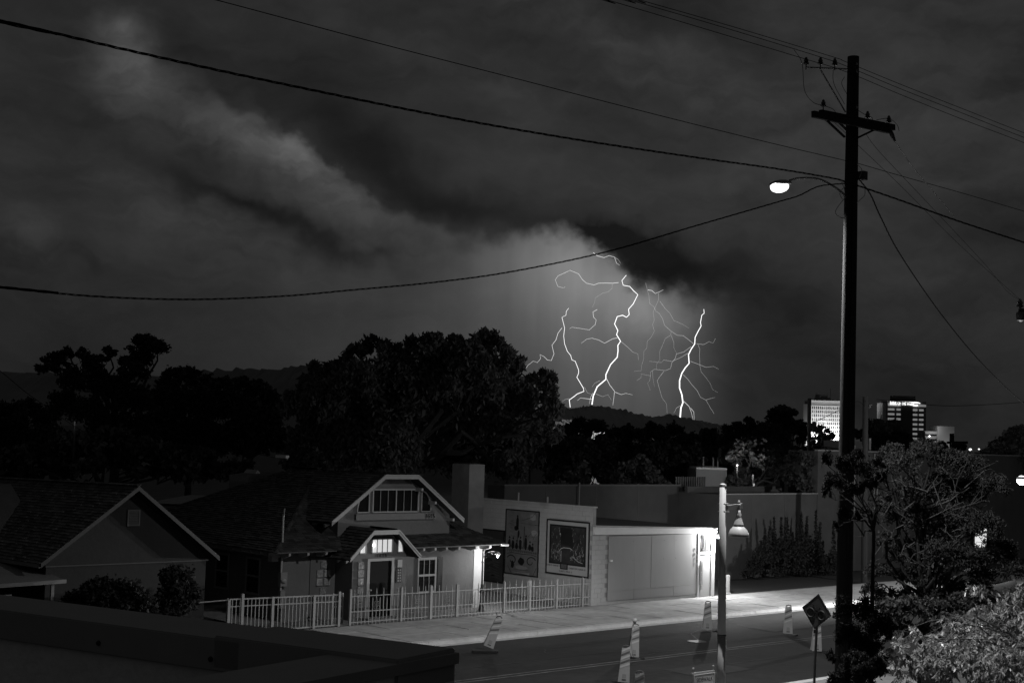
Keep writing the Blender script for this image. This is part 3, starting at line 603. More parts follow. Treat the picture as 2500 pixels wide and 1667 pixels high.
def stroke(mb, pts, w, x=XI, fn=None):
    fn = fn or U; P = [Vector(fn(u, v, x)) for u, v in pts]
    for a, b_ in zip(P[:-1], P[1:]): mb.bar(a, b_, w, .004, (1, 0, 0))
def blob(mb, u, v, ru, rv, x=XI, fn=None, k=10, ph=0):
    fn = fn or U; mb.poly([fn(u + ru * math.cos(t) * random.uniform(.8, 1.15), v + rv * math.sin(t) * random.uniform(.85, 1.15), x) for t in [ph + 2 * math.pi * i / k for i in range(k)]])
for sx in (.22, .78):                                                     # capital volutes
    for ph in (0, .35):
        stroke(ink, [(sx + (.17 - .02 * t) * math.cos(t * (1 if sx > .5 else -1) + (0 if sx > .5 else math.pi)) * (1 - ph * .3), .215 + (.10 - .013 * t) * math.sin(t) * (1 - ph * .3)) for t in np.linspace(.4, 6.6, 34)], .02)
stroke(ink, [(.06, .31), (.2, .335), (.5, .325), (.8, .33), (.95, .31)], .02); stroke(ink, [(.05, .37), (.95, .35)], .012); stroke(ink, [(.05, .385), (.95, .365)], .012)
for u in np.linspace(.08, .92, 14): stroke(ink, [(u, .345), (u, .375)], .012)
stroke(ink, [(.1, .13), (.2, .03), (.85, .01), (.95, .14)], .016)
for v in (.05, .085): stroke(ink, [(.28, v), (.72, v)], .012)
blob(ink, .24, .15, .05, .06); blob(ink, .5, .21, .1, .06)
for u, v, h in ((.13, .5, .13), (.24, .49, .13), (.35, .47, .1), (.46, .5, .15), (.62, .52, .17), (.74, .47, .1), (.82, .45, .08)):   # figures
    blob(ink, u, v - .03, .045, h * .55); blob(ink, u + .005, v + h * .5, .024, .018)
blob(ink, .36, .79, .04, .10); blob(ink, .36, .90, .025, .02); blob(ink, .33, .71, .07, .04); blob(ink, .40, .63, .03, .06); stroke(ink, [(.56, .44), (.57, .75)], .03); stroke(ink, [(.36, .42), (.38, .62)], .03)
for v in (.42, .44): stroke(ink, [(.12, v), (.86, v - .01)], .02)
stroke(ink, [(.5, .84), (.6, .86), (.72, .885), (.8, .91), (.86, .96), (.9, .985)], .014); stroke(ink, [(.45, .80), (.98, .785)], .010)
for k in range(26):
    v = random.uniform(.5, .93); u = random.choice((random.uniform(.05, .25), random.uniform(.62, .9))); stroke(ink, [(u, v), (u + random.uniform(.05, .12), v - .004)], .006)
for k in range(5): stroke(ink, [(.68 + .05 * k, .60 + .035 * math.sin(k * 1.7)), (.74 + .05 * k, .63 + .03 * math.sin(k * 2.1))], .01)
tag(ink.build('painted_drawing', m_ink, M1), kind='stuff')
lt = MB(); X2 = GS0 - .0135
for u, v, a, b_ in ((.5, .03, .28, .03), (.5, .12, .2, .03), (.82, .9, .1, .05), (.86, .66, .1, .05)): blob(lt, u, v, a, b_, X2)
tag(lt.build('painted_highlights', mat('mural_light', .28, .85, .25, 4, .05), M1), kind='stuff')
M2 = thing('street_mural', 'white bordered mural of a night street with painted lettering below', 'mural', (GS0, (n2a + n2b) / 2, z2a), 'murals on the side wall of the corner shop')
MB().box(GS0 - .012, GS0 + .02, n2a, n2b, z2a, z2b).build('painted_ground', m_mural_l, M2); sframe(None, n2a, n2b, z2a, z2b, .06, .03).build('painted_border', m_ink, M2)
W2, H2 = n2b - n2a, z2b - z2a
def U2(u, v, x): return (x, n2b - u * W2, z2a + v * H2)
p = MB(); p.prism([U2(.075, .19, GS0 - .014), U2(.925, .19, GS0 - .014), U2(.925, .91, GS0 - .014), U2(.075, .91, GS0 - .014)], (-.006, 0, 0)); p.prism([U2(.34, .105, GS0 - .014), U2(.52, .105, GS0 - .014), U2(.52, .189, GS0 - .014), U2(.34, .189, GS0 - .014)], (-.006, 0, 0)); p.build('painted_inner_border', m_ink, M2)
p = MB().poly([U2(.11, .22, GS0 - .022), U2(.89, .22, GS0 - .022), U2(.89, .88, GS0 - .022), U2(.11, .88, GS0 - .022)]); p.build('painted_scene', m_mural_n, M2)
MB().poly([U2(.365, .125, GS0 - .022), U2(.495, .125, GS0 - .022), U2(.495, .2, GS0 - .022), U2(.365, .2, GS0 - .022)]).build('painted_plaque', mat('plaque', .12, .8, .5, 9, .05), M2)
p = MB(); p.poly([U2(.34, .55, GS0 - .024), U2(.63, .55, GS0 - .024), U2(.6, .86, GS0 - .024), U2(.33, .86, GS0 - .024)]); p.build('painted_doorway', m_ink, M2)
p = MB()
for k in range(110):
    sd = random.random() < .5; u = random.uniform(.12, .34) if sd else random.uniform(.6, .88); v = random.uniform(.24, .55) if random.random() < .7 else random.uniform(.5, .85)
    stroke(p, [(u, v), (u + random.uniform(-.02, .02), v + random.uniform(.015, .06))], random.uniform(.008, .028), GS0 - .025, U2)
tag(p.build('painted_figures', mat('mural_mid', .2, .85, .5, 6, .05), M2), kind='stuff')
p = MB()
for k in range(34):
    sd = random.random() < .5; u = random.uniform(.12, .36) if sd else random.uniform(.56, .88); v = random.uniform(.25, .46)
    stroke(p, [(u, v), (u + random.uniform(-.015, .015), v + random.uniform(.01, .05))], random.uniform(.008, .02), GS0 - .0275, U2)
stroke(p, [(.30, .42), (.36, .48), (.42, .50), (.56, .50), (.62, .47)], .03, GS0 - .0275, U2); stroke(p, [(.36, .24), (.36, .44)], .03, GS0 - .0275, U2); stroke(p, [(.62, .36), (.74, .28), (.86, .25)], .025, GS0 - .0275, U2); blob(p, .33, .74, .015, .02, GS0 - .0275, U2)
tag(p.build('painted_lights', m_mural_l, M2), kind='stuff')
for txt, u, v, sz in (('JOAN M. BARNETT G', .20, .145, .10), ('CHRISTOM A KRUL G', .73, .125, .105), ('CLINT L KRUL G', .47, .055, .11)):
    inst('painted_lettering', text_mesh(txt, sz, .002, 'CENTER', m_ink), M2, U2(u, v, GS0 - .016), SIDE)
M0 = thing('dark_mural', 'dark landscape mural behind the ornate lamp post', 'mural', (GS0, n0a, z0a), 'murals on the side wall of the corner shop')
MB().box(GS0 - .012, GS0 + .02, n0a, n0b, z0a, z0b).build('painted_ground', mat('mural_dark', .045, .85, .5, 2, .05), M0); sframe(None, n0a, n0b, z0a, z0b, .05, .03).build('painted_border', m_ink, M0)
p = MB()
for k in range(9):
    z = z0a + (z0b - z0a) * (.08 + .05 * k); n_ = n0a + random.uniform(.1, .4); p.poly([(GS0 - .0145, n_, z), (GS0 - .0145, n_ + random.uniform(.5, 1.2), z + random.uniform(-.05, .12)), (GS0 - .0145, n_ + .6, z + .16)])
p.build('painted_hills', mat('mural_hills', .075, .85, .4, 3, .05), M0)
# ================================================================== STUCCO WAREHOUSE behind
SW = thing('stucco_warehouse', 'long flat roofed stucco warehouse behind the shop and lot', 'building', (60, 50, 0))
m_ware = mat('warehouse_stucco', .068, .95, .28, 1.5, .3)
MB().box(45.3, 57.8, 50.0, 51.2, 0, 4.72).build('wall', mat('dark_warehouse_stucco', .055, .95, .28, 1.5, .3), SW)
MB().box(57.8, 65.95, 47.0, 51.2, 0, 4.4).build('wall', m_ware, SW)
MB().box(66.0, 100, 47.0, 49.0, 0, 6.78).build('wall', m_ware, SW)
MB().box(57.8, 66, 49.4, 49.6, 4.4, 4.72).build('parapet', m_ware, SW)
MB().box(45.25, 57.85, 49.95, 50.2, 4.72, 4.80).build('coping', m_dgrey, SW); MB().box(57.75, 66.0, 46.95, 47.2, 4.4, 4.46).build('coping', m_mgrey, SW); MB().box(65.95, 100, 46.95, 47.2, 6.78, 6.86).build('coping', m_mgrey, SW)
vr = MB()
for k in range(14): vr.box(57.9 + .18 * k, 57.98 + .18 * k, 50.3, 50.36, 4.6, 5.2)
tag(vr.build('roof_screen', m_dgrey, SW), kind='stuff')
for s_ in (48.0, 51.5, 54.6): MB().box(s_, s_ + .03, 49.985, 50.0, .2, 4.7).build('control_joint', m_dgrey, SW)
for s_ in (60.2, 63.0): MB().box(s_, s_ + .03, 46.985, 47.0, .2, 4.38).build('control_joint', m_dgrey, SW)
MB().tube([(50.2, 49.9, 3.0), (50.2, 49.9, 4.9)], .035, 6).build('conduit', m_mgrey, SW); MB().box(59.0, 59.3, 46.92, 47.0, 2.6, 3.0).build('wall_box', m_mgrey, SW)
for s_, h in ((70.4, .25), (72.0, .7), (74.6, .3)): MB().box(s_, s_ + .08, 47.6, 47.7, 6.8, 6.9 + h).build('vent_pipe', m_lgrey, SW)
MB().box(69.2, 71.6, 47.9, 48.9, 6.78, 7.4).build('rooftop_unit', m_dgrey, SW); MB().box(71.8, 72.6, 48.2, 48.8, 6.78, 7.2).build('rooftop_unit', m_lgrey, SW)
MB().lathe((75.0, 48.1, 6.78), [(.8, 0), (.75, .2), (.5, .4), (.1, .5)], 12).build('skylight_dome', m_mgrey, SW)
for s_ in (69.0, 71.4, 71.7): MB().tube([(s_, 46.9, 3.5), (s_, 46.9, 6.7)], .05, 6).build('downpipe', m_mgrey, SW)
MB().box(68.9, 69.5, 46.9, 47.0, 3.2, 6.5).build('wall_duct', m_mgrey, SW)
WB_ = thing('white_workshop', 'pale lit flat building between dark trees beyond warehouse roof', 'building', tuple(at_d(1735, 1180, 105)))
p0, p1 = at_d(1700, 1145, 105), at_d(1775, 1147, 105)
def oriented(mb, a, b_, z0, z1, depth):
    a, b_ = Vector((a[0], a[1], 0)), Vector((b_[0], b_[1], 0)); d = (b_ - a).normalized(); n_ = Vector((-d.y, d.x, 0))
    if n_.dot(Vector(F0)) < 0: n_ = -n_
    P = [a, b_, b_ + n_ * depth, a + n_ * depth]
    return mb.add([Vector((q.x, q.y, z)) for z in (z0, z1) for q in P], [(0, 1, 5, 4), (1, 2, 6, 5), (2, 3, 7, 6), (3, 0, 4, 7), (4, 5, 6, 7)])
oriented(MB(), p0, p1, 0, p0[2], 8).build('wall', m_lgrey, WB_)
oriented(MB(), p0 - .05 * np.array([F0[0], F0[1], 0]), p1 - .05 * np.array([F0[0], F0[1], 0]), p0[2], p0[2] + .15, 8.3).build('roof_edge', m_white, WB_)
for x in (1717, 1741, 1752): q = at_d(x, 1145, 107); MB().tube([(q[0], q[1], p0[2]), (q[0], q[1], p0[2] + .9)], .06, 6).build('vent_pipe', m_galv, WB_)
# ================================================================== HOUSE on the left
LH = thing('gabled_house', 'dark stucco house with plain street gable and louvred vent', 'house', (23.2, 46, 0))
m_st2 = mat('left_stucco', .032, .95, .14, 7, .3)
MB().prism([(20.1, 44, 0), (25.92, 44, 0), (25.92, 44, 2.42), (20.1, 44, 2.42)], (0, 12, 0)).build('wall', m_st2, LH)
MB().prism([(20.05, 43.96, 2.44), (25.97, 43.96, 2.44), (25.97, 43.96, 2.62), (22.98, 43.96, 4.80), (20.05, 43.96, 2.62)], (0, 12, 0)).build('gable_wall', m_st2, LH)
lr = MB()
lr.prism([(19.7, 43.5, 2.48), (22.96, 43.5, 4.90), (22.96, 43.5, 5.0), (19.7, 43.5, 2.58)], (0, 13, -.25)); lr.prism([(26.12, 43.5, 2.48), (22.96, 43.5, 4.90), (22.96, 43.5, 5.0), (26.12, 43.5, 2.58)], (0, 13, -.25))
lr_ = lr.build('roof', m_under, LH)
shingles('shingles', lr_, [(19.7, 43.5, 2.585), (19.7, 56.5, 2.335), (22.96, 56.5, 4.755), (22.96, 43.5, 5.005)], 0, seed=31); shingles('shingles', lr_, [(26.12, 56.5, 2.335), (26.12, 43.5, 2.585), (22.96, 43.5, 5.005), (22.96, 56.5, 4.755)], 0, seed=32)
for o_ in lr_.children: o_.data.materials[0] = mat('grey_shingle', .11, .95, .2, 20, .2, .1, .4)
rk = MB()
for a, b_ in (((19.68, 2.5), (22.96, 4.93)), ((22.96, 4.93), (26.14, 2.5))): rk.prism([(a[0], 43.45, a[1] - .05), (b_[0], 43.45, b_[1] - .05), (b_[0], 43.45, b_[1] + .1), (a[0], 43.45, a[1] + .1)], (0, .045, 0))
rk.build('rake_board', mat('grey_rake', .07, .7, .1, 6, .03), lr_)
MB().bar((19.7, 43.6, 2.5), (19.7, 56, 2.25), .06, .12).build('eave_board', m_mgrey, lr_)
m_vent = mat('vent_grey', .12, .7, .1, 8, .03)
vn = MB().box(22.82, 23.28, 43.90, 43.955, 3.68, 3.73).box(22.82, 23.28, 43.90, 43.955, 4.17, 4.22).box(22.82, 22.87, 43.90, 43.955, 3.73, 4.17).box(23.23, 23.28, 43.90, 43.955, 3.73, 4.17).build('gable_vent', m_vent, LH)
for k in range(8): MB().prism([(22.87, 43.91, 3.74 + .054 * k), (22.87, 43.95, 3.775 + .054 * k), (22.87, 43.95, 3.785 + .054 * k), (22.87, 43.91, 3.75 + .054 * k)], (.36, 0, 0)).build('slat', m_vent, vn)
MB().box(20.05, 25.97, 43.93, 43.958, 2.42, 2.46).build('band', m_dgrey, LH)
tr_ = MB().prism([(8, 47.8, 2.5), (8, 51.5, 4.75), (8, 55.2, 2.5)], (14, 0, 0)).build('cross_roof', MATS['grey_shingle'], LH)
cp = MB().prism([(14, 43.0, 1.86), (20.3, 43.0, 2.0), (20.3, 43.0, 2.1), (14, 43.0, 1.96)], (0, 4.5, .35)).build('porch_roof', m_mgrey, LH)
MB().bar((14, 42.97, 1.93), (20.32, 42.97, 2.06), .05, .12).build('porch_fascia', m_lgrey, cp); MB().bar((15, 43.05, 1.6), (18.6, 43.05, 1.68), .05, .1).build('window_head', m_lgrey, LH)
for s_ in (19.9, 17.0): MB().box(s_, s_ + .1, 43.1, 43.2, 0, 1.95).build('porch_post', m_mgrey, LH)
p = at_n(456, 1275, 50); MB().tube([(26.2, 47, 2.4), (26.2, 47, 3.35)], .05, 6).build('vent_pipe', m_galv, LH)
# ------------------------------------------------ distant roofs behind the two houses
BH = thing('back_house', 'dark house roof with pale chimney behind left of bungalow', 'house', tuple(at_d(650, 1230, 74)))
q0, q1 = at_d(560, 1158, 76), at_d(740, 1158, 76)
oriented(MB(), q0, q1, 0, q0[2], 7).build('wall', m_dgrey, BH)
q = at_d(704, 1118, 77); qq = at_d(704, 1156, 77)
MB().box(q[0] - .35, q[0] + .35, q[1] - .35, q[1] + .35, qq[2] - .4, q[2]).build('chimney', m_lgrey, BH)
MB().box(q[0] - .5, q[0] + .5, q[1] - .5, q[1] + .5, q[2], q[2] + .15).build('chimney_cap', m_white, BH)
q = at_d(630, 1147, 79); MB().prism([(q[0] - .5, q[1], q[2] - .55), (q[0], q[1], q[2]), (q[0] + .5, q[1], q[2] - .55), (q[0] + .38, q[1], q[2] - .55), (q[0], q[1], q[2] - .16), (q[0] - .38, q[1], q[2] - .55)], (.2, 1.5, 0)).build('dormer_trim', m_lgrey, BH)
q = at_d(640, 1211, 66); MB().box(q[0] - .25, q[0] + .3, q[1] - .5, q[1] + .5, q[2] - .04, q[2] + .02).tube([(q[0], q[1], q[2] - 3), (q[0], q[1], q[2])], .05).build('roof_vent_cap', m_white, BH)
GB = thing('garage_shed', 'low dark shed roof between gabled house and bungalow', 'shed', tuple(at_d(560, 1260, 70)))
oriented(MB(), at_d(390, 1235, 72), at_d(640, 1228, 72), 0, 3.2, 6).build('wall', m_dgrey, GB)
oriented(MB(), at_d(385, 1235, 71.6), at_d(645, 1228, 71.6), 3.2, 3.35, 7).build('roof', m_mgrey, GB)
# ================================================================== FAR TOWERS
def tower_frame(px0, px1, py_top, D, yaw=0):
    a, b_ = Vector(at_d(px0, py_top, D)), Vector(at_d(px1, py_top, D)); z = a.z; a.z = b_.z = 0
    d = (b_ - a); w = d.length; d.normalize(); n_ = Vector((-d.y, d.x, 0))
    return a, d, n_, w, z
def lb_box(mb, fr, u0, u1, v0, v1, z0, z1):
    a, d, n_, w, z = fr; P = [a + d * u + n_ * v for u, v in ((u0, v0), (u1, v0), (u1, v1), (u0, v1))]
    return mb.add([Vector((p.x, p.y, zz)) for zz in (z0, z1) for p in P], [(3, 2, 1, 0), (4, 5, 6, 7), (0, 1, 5, 4), (1, 2, 6, 5), (2, 3, 7, 6), (3, 0, 4, 7)])
fr = tower_frame(1977, 2062, 979, 1100); w = fr[3]; Z = fr[4]
T1 = thing('office_tower', 'pale floodlit office tower with gridded windows behind utility pole', 'tower', tuple(fr[0]))
m_tow = mat('tower_concrete', .62, .8, .05, .05, 0); rotT = math.atan2(fr[1].y, fr[1].x)
lb_box(MB(), fr, 0, w, .6, 18, 0, Z - .5).build('core', m_dgrey, T1)
lb_box(MB(), fr, -1.2, 0, -.5, 18, 0, Z - 2).build('end_wall', m_tow, T1); lb_box(MB(), fr, w, w + .8, -.5, 18, 0, Z).build('end_wall', m_tow, T1)
lb_box(MB(), fr, -.3, w + .8, -.4, 18, Z - .5, Z + .8).build('roof_slab', m_tow, T1)
rows = 13; rh = (Z - 3.4) / rows; cols = 18; cw = w / cols
lb_box(MB(), fr, 0, w, -.1, .6, Z - 3.4, Z - .5).build('attic_screen', mat('tower_screen', .3, .8, .1, .5, 0), T1)
for r_ in range(rows + 1): lb_box(MB(), fr, 0, w, -.25, .6, Z - 3.4 - r_ * rh - .45, Z - 3.4 - r_ * rh + .45).build('floor_band', m_tow, T1)
for c in range(cols + 1): lb_box(MB(), fr, c * cw - .32, c * cw + .32, -.2, .6, 0, Z - 3.85).build('pier', m_tow, T1)
wm = MB().box(.34, cw - .34, .1, .5, .47, rh - .47).mesh('window', glass('tower_glass', .03, .2))
wl_ = MB().box(.34, cw - .34, .1, .5, .47, rh - .47).mesh('window', mat('tower_window_lit', .2, .5, .1, 1, 0, .3, 0, .05))
for r_ in range(2, rows):
    for c in range(cols):
        p = fr[0] + fr[1] * (c * cw) + fr[2] * .0; o = inst('window', wl_ if random.random() < .2 else wm, T1, (p.x, p.y, r_ * rh - .0 + (Z - 3.4 - rows * rh)), (0, 0, rotT))
pw = MB(); lb_box(pw, fr, 6, 17, 5, 12, Z + .8, Z + 3.2); lb_box(pw, fr, 6.5, 9, 6, 11, Z + 3.2, Z + 5.5); lb_box(pw, fr, 11, 15, 6, 11, Z + 3.2, Z + 4.4); pw.build('plant_room', m_mgrey, T1)
am = MB()
for u, h in ((6.4, 7), (7.2, 6.2), (9.8, 5.6), (12.5, 6.0), (15, 6.6), (17.5, 10.5)): a = fr[0] + fr[1] * u + fr[2] * 7; am.tube([(a.x, a.y, Z + .8), (a.x, a.y, Z + h)], .16, 5)
a = fr[0] + fr[1] * 9 + fr[2] * 7; b_ = fr[0] + fr[1] * 15.5 + fr[2] * 7; am.tube([(a.x, a.y, Z + 5.0), (b_.x, b_.y, Z + 5.0)], .15, 5); am.build('antenna', m_mgrey, T1)
a = fr[0] + fr[1] * 12; fl = MB()
for u in (3, 9, 15, 21): q = fr[0] + fr[1] * u - fr[2] * 9; fl.box(q.x - .4, q.x + .4, q.y - .4, q.y + .4, 0, .8)
fl.build('floodlight', m_dgrey, T1)
for u in (4, 12, 20):
    q = fr[0] + fr[1] * u - fr[2] * 11; t_ = fr[0] + fr[1] * u; spot('floodlight_beam', (q.x, q.y, 1.5), (t_.x, t_.y, 26), 50000, 110, .6, .4)
q = fr[0] - fr[1] * 9 - fr[2] * 2; t_ = fr[0] - fr[1] * 1 + fr[2] * 6; spot('floodlight_beam', (q.x, q.y, 2), (t_.x, t_.y, 30), 14000, 100, .6, .4)
# bank tower
fr = tower_frame(2167, 2261, 978, 1080); w = fr[3]; Z = fr[4]; k_ = w / 94.0     # metres per photo pixel
T2 = thing('bank_tower', 'dark bank tower with rows of lit windows and glowing rooftop sign', 'tower', tuple(fr[0]))
m_bank = mat('bank_concrete', .16, .8, .06, .05, 0); m_bankp = mat('bank_side', .4, .8, .06, .05, 0); m_wlit = mat('bank_window_lit', .3, .5, .5, 1.2, 0, .3, 0, .17)
lb_box(MB(), fr, 0, w, 0, 22, 0, Z).build('wall', m_bank, T2)
lb_box(MB(), fr, -2.8, -.01, 3, 20, 0, Z - 1.5).build('side_wing', m_bankp, T2)
lb_box(MB(), fr, 34 * k_, 61 * k_, -.6, -.003, 0, Z - 3).build('stair_panel', m_dgrey, T2)
lb_box(MB(), fr, 18 * k_, 72 * k_, 4, 14, Z, Z + 4.3).build('plant_room', m_dgrey, T2)
rotT = math.atan2(fr[1].y, fr[1].x)
def wrow(u0, u1, h): return MB().box(0, (u1 - u0) * k_, -.06, .0, 0, h).mesh('window', m_wlit)
cols_ = [(1, 17), (22, 32), (62, 73), (77, 88)]; ms = [wrow(a, b_, 1.55) for a, b_ in cols_]
ftop = Z - 7.2
for r_ in range(10):
    for (a, b_), me_ in zip(cols_, ms):
        p = fr[0] + fr[1] * (a * k_) - fr[2] * .01; inst('window', me_, T2, (p.x, p.y, ftop - r_ * 3.62), (0, 0, rotT))
for a, b_ in ((1, 32), (62, 94)):
    p = fr[0] + fr[1] * (a * k_) - fr[2] * .01; inst('window', wrow(a, b_, 2.1), T2, (p.x, p.y, ftop + 3.3), (0, 0, rotT))
m_sign = mat('sign_glow', .8, .5, 0, 1, 0, .3, 0, 1.5)
p = fr[0] + fr[1] * (5 * k_) - fr[2] * 1.0
me_ = text_mesh('BANK OF THE WEST', 3.4, .2, 'LEFT', m_sign); xs = [v.co.x for v in me_.vertices]; sc_ = 57 * k_ / (max(xs) - min(xs))
inst('sign_letters', me_, T2, (p.x, p.y, Z - 3.0), (math.pi / 2, 0, rotT), (sc_, 1.1, 1))
lg = MB()
for t0, r_ in ((0, 1.5), (.5, 2.3)): lg.tube([(r_ * 1.5 * math.cos(t) + 0, 0, r_ * .55 * math.sin(t)) for t in np.linspace(.3, 5.2, 16)], .35, 5)
p = fr[0] + fr[1] * (68 * k_) - fr[2] * 1.0; inst('sign_emblem', lg.mesh('sign_emblem', m_sign), T2, (p.x, p.y, Z - 1.9), (0, 0, rotT))
# parking structure
fr = tower_frame(2260, 2330, 1050, 1000); w = fr[3]; Z = fr[4]; k_ = w / 70
T3 = thing('parking_structure', 'grey parking structure with open decks beside the bank tower', 'parking garage', tuple(fr[0]))
m_pk = mat('deck_concrete', .34, .8, .06, .1, 0)
lb_box(MB(), fr, 29 * k_, 70 * k_, 0, 20, 0, Z + 3.2).build('stair_block', m_pk, T3); lb_box(MB(), fr, 0, 29 * k_, 3, 20, 0, Z - 1.6).build('deck_core', m_dgrey, T3)
for r_ in range(5): lb_box(MB(), fr, 0, 29 * k_, 1, 3, Z - 2.6 - 3.3 * r_, Z - .6 - 3.3 * r_).build('deck_band', m_pk, T3)
for u, z in ((10, -5.2), (4, -8.6), (9, -14.6)):
    p = fr[0] + fr[1] * (u * k_) + fr[2] * .4; MB().ball((p.x, p.y, Z + 1.2 + z), .42, 8, 6).build('deck_lamp', mat('deck_bulb', .9, .5, 0, 1, 0, .3, 0, 6), T3)
p = fr[0] + fr[1] * (15 * k_) - fr[2] * 6; point('deck_light', (p.x, p.y, Z + 1), 1400, .5); p = fr[0] + fr[1] * (52 * k_) - fr[2] * 9; point('deck_light', (p.x, p.y, 7), 1500, .5)
# ================================================================== MOUNTAINS
def mountain(name, D, prof, m_, seed, depth=1800):
    r_ = np.random.default_rng(seed); xs = np.array([p[0] for p in prof], float); ys = np.array([p[1] for p in prof], float)
    nx = 260; X = np.linspace(xs[0], xs[-1], nx); Yp = np.interp(X, xs, ys); rowsN = 12; vs = []; fs = []
    for i in range(nx):
        top = at_d(X[i], Yp[i], D); top[2] += r_.normal(0, .0007 * D * .25)
        for j in range(rowsN):
            t = j / (rowsN - 1); h = (1 - abs(t - .7) / .7 if t < .7 else 1 - (t - .7) / .3 * .8)
            jit = r_.normal(0, 1) * .03 * (t not in (0.0,)) if abs(t - .7) > .05 else 0
            off = (t - .7) * depth; z = max(-5, top[2] * min(1, max(0, h ** 1.1 + jit * h)))
            vs.append((top[0] + F0[0] * off, top[1] + F0[1] * off, z))
    for i in range(nx - 1):
        for j in range(rowsN - 1): a = i * rowsN + j; fs.append((a, a + rowsN, a + rowsN + 1, a + 1))
    m = MB().add(vs, fs); return tag(m.build(name, m_, None, True), kind='structure')
mountain('mountain_ridge', 6000, [(1180, 1040), (1270, 1000), (1355, 984), (1372, 988), (1395, 990), (1425, 985), (1452, 983), (1480, 985), (1510, 992), (1545, 1003), (1590, 1012), (1612, 1012), (1632, 1005), (1648, 1010), (1672, 1016), (1705, 1021), (1745, 1031), (1790, 1040), (1880, 1058), (2000, 1085), (2100, 1100)], mat('mountain_rock', .34, 1, .3, .004, 0), 3)
mountain('far_mountain', 14000, [(-500, 915), (-200, 905), (0, 897), (60, 899), (130, 900), (250, 907), (420, 907), (470, 898), (520, 897), (560, 892), (620, 890), (690, 888), (745, 878), (790, 884), (850, 896), (950, 915), (1100, 950), (1300, 1010), (1500, 1050)], mat('far_rock', .22, 1, .2, .002, 0), 4, 4000)
# ================================================================== LIGHTNING
m_bolt = mat('lightning_plasma', .9, .5, 0, 1, 0, .3, 0, 1.5); m_bolt2 = mat('lightning_branch', .9, .5, 0, 1, 0, .3, 0, .85); m_bolt3 = mat('lightning_twig', .9, .5, 0, 1, 0, .3, 0, .42)
def bolt_path(pts, D, w0, w1, seed):
    r_ = random.Random(seed); P = [at_d(1250 + x / 3.075, 550 + y / 3.075, D) for x, y in pts]; out = [P[0]]
    for a, b_ in zip(P[:-1], P[1:]):
        L_ = np.linalg.norm(b_ - a); k = max(1, int(L_ / 26))
        for i in range(1, k + 1):
            q = a + (b_ - a) * i / k
            if i < k: q = q + np.array([r_.gauss(0, 1), r_.gauss(0, 1), r_.gauss(0, 1)]) * L_ / k * .28
            out.append(q)
    n_ = len(out); sc_ = D / FPX / 2 * .48
    return out, [sc_ * (w0 + (w1 - w0) * i / (n_ - 1)) for i in range(n_)]
BD = 6600
def bolt(label, main, w, branches, group='lightning bolts under the storm cloud', seed=0):
    pts, rad = bolt_path(main, BD, w[0], w[1], seed)
    t = thing('lightning_bolt', label, 'lightning', tuple(map(float, pts[-1])), group)
    MB().tube(pts, rad, 5).build('channel', m_bolt, t)
    for i, (bw, bp, br_) in enumerate(branches):
        p, r_ = bolt_path(bp, BD + random.uniform(-120, 120), bw * 1.1, bw * .45, seed * 100 + i); MB().tube(p, r_, 4).build('branch', (m_bolt3, m_bolt2, m_bolt)[br_], t)
bolt('thick forked lightning bolt with curling arm, middle of the storm', [(858, 375), (825, 415), (835, 450), (885, 460), (945, 520), (910, 590), (875, 630), (880, 670), (860, 690), (830, 675), (790, 685), (770, 740), (795, 790), (785, 820), (815, 870), (795, 900), (790, 990), (740, 1045), (705, 1120), (705, 1155), (640, 1210), (610, 1280), (600, 1345)], (2.6, 6.0),
     [(2.2, [(800, 430), (755, 435), (650, 435), (615, 448), (560, 435), (530, 410), (500, 365), (435, 338), (400, 355), (345, 380), (325, 410), (345, 460), (385, 470), (400, 462)], 1),
      (1.8, [(755, 435), (750, 475), (720, 500), (680, 510), (625, 545), (620, 580), (603, 615)], 0), (2.0, [(640, 632), (608, 650), (612, 690), (632, 710), (625, 745), (580, 785), (500, 772), (450, 765), (432, 775)], 1),
      (2.0, [(790, 845), (755, 852), (695, 885), (650, 860), (600, 847), (560, 855), (520, 885)], 1), (1.8, [(818, 872), (870, 915), (905, 950), (945, 965), (950, 1010)], 0),
      (2.4, [(712, 1155), (735, 1200), (770, 1245), (765, 1290), (757, 1350)], 1), (1.8, [(775, 1252), (820, 1270), (855, 1260), (905, 1272)], 1), (2.2, [(605, 1260), (590, 1290), (580, 1340)], 1),
      (2.0, [(600, 1305), (555, 1300), (515, 1295), (490, 1315)], 1), (2.4, [(610, 205), (640, 230), (690, 243), (730, 228), (770, 240), (785, 285), (808, 300)], 1), (1.6, [(770, 240), (800, 260), (815, 285)], 0), (1.5, [(630, 1265), (680, 1285), (720, 1270), (745, 1310)], 0), (1.5, [(660, 1165), (620, 1185), (600, 1215)], 0)], seed=1)
bolt('thin lightning bolt at left with kinked side branch to tree', [(425, 622), (408, 645), (405, 675), (375, 690), (395, 770), (388, 830), (395, 890), (415, 945), (440, 975), (450, 1010), (475, 1020), (500, 1085), (500, 1110), (487, 1140), (505, 1170), (535, 1220), (540, 1245), (490, 1265), (465, 1285), (430, 1310), (437, 1365)], (1.6, 3.4),
     [(2.2, [(375, 770), (345, 810), (330, 860), (300, 900), (315, 965), (295, 1015), (265, 1010), (240, 985), (210, 970), (215, 1000), (190, 1030), (160, 1018), (120, 1050), (105, 1072)], 1), (1.6, [(545, 1215), (565, 1255), (595, 1268)], 0), (1.6, [(432, 1300), (400, 1305), (375, 1325)], 0)], seed=2)
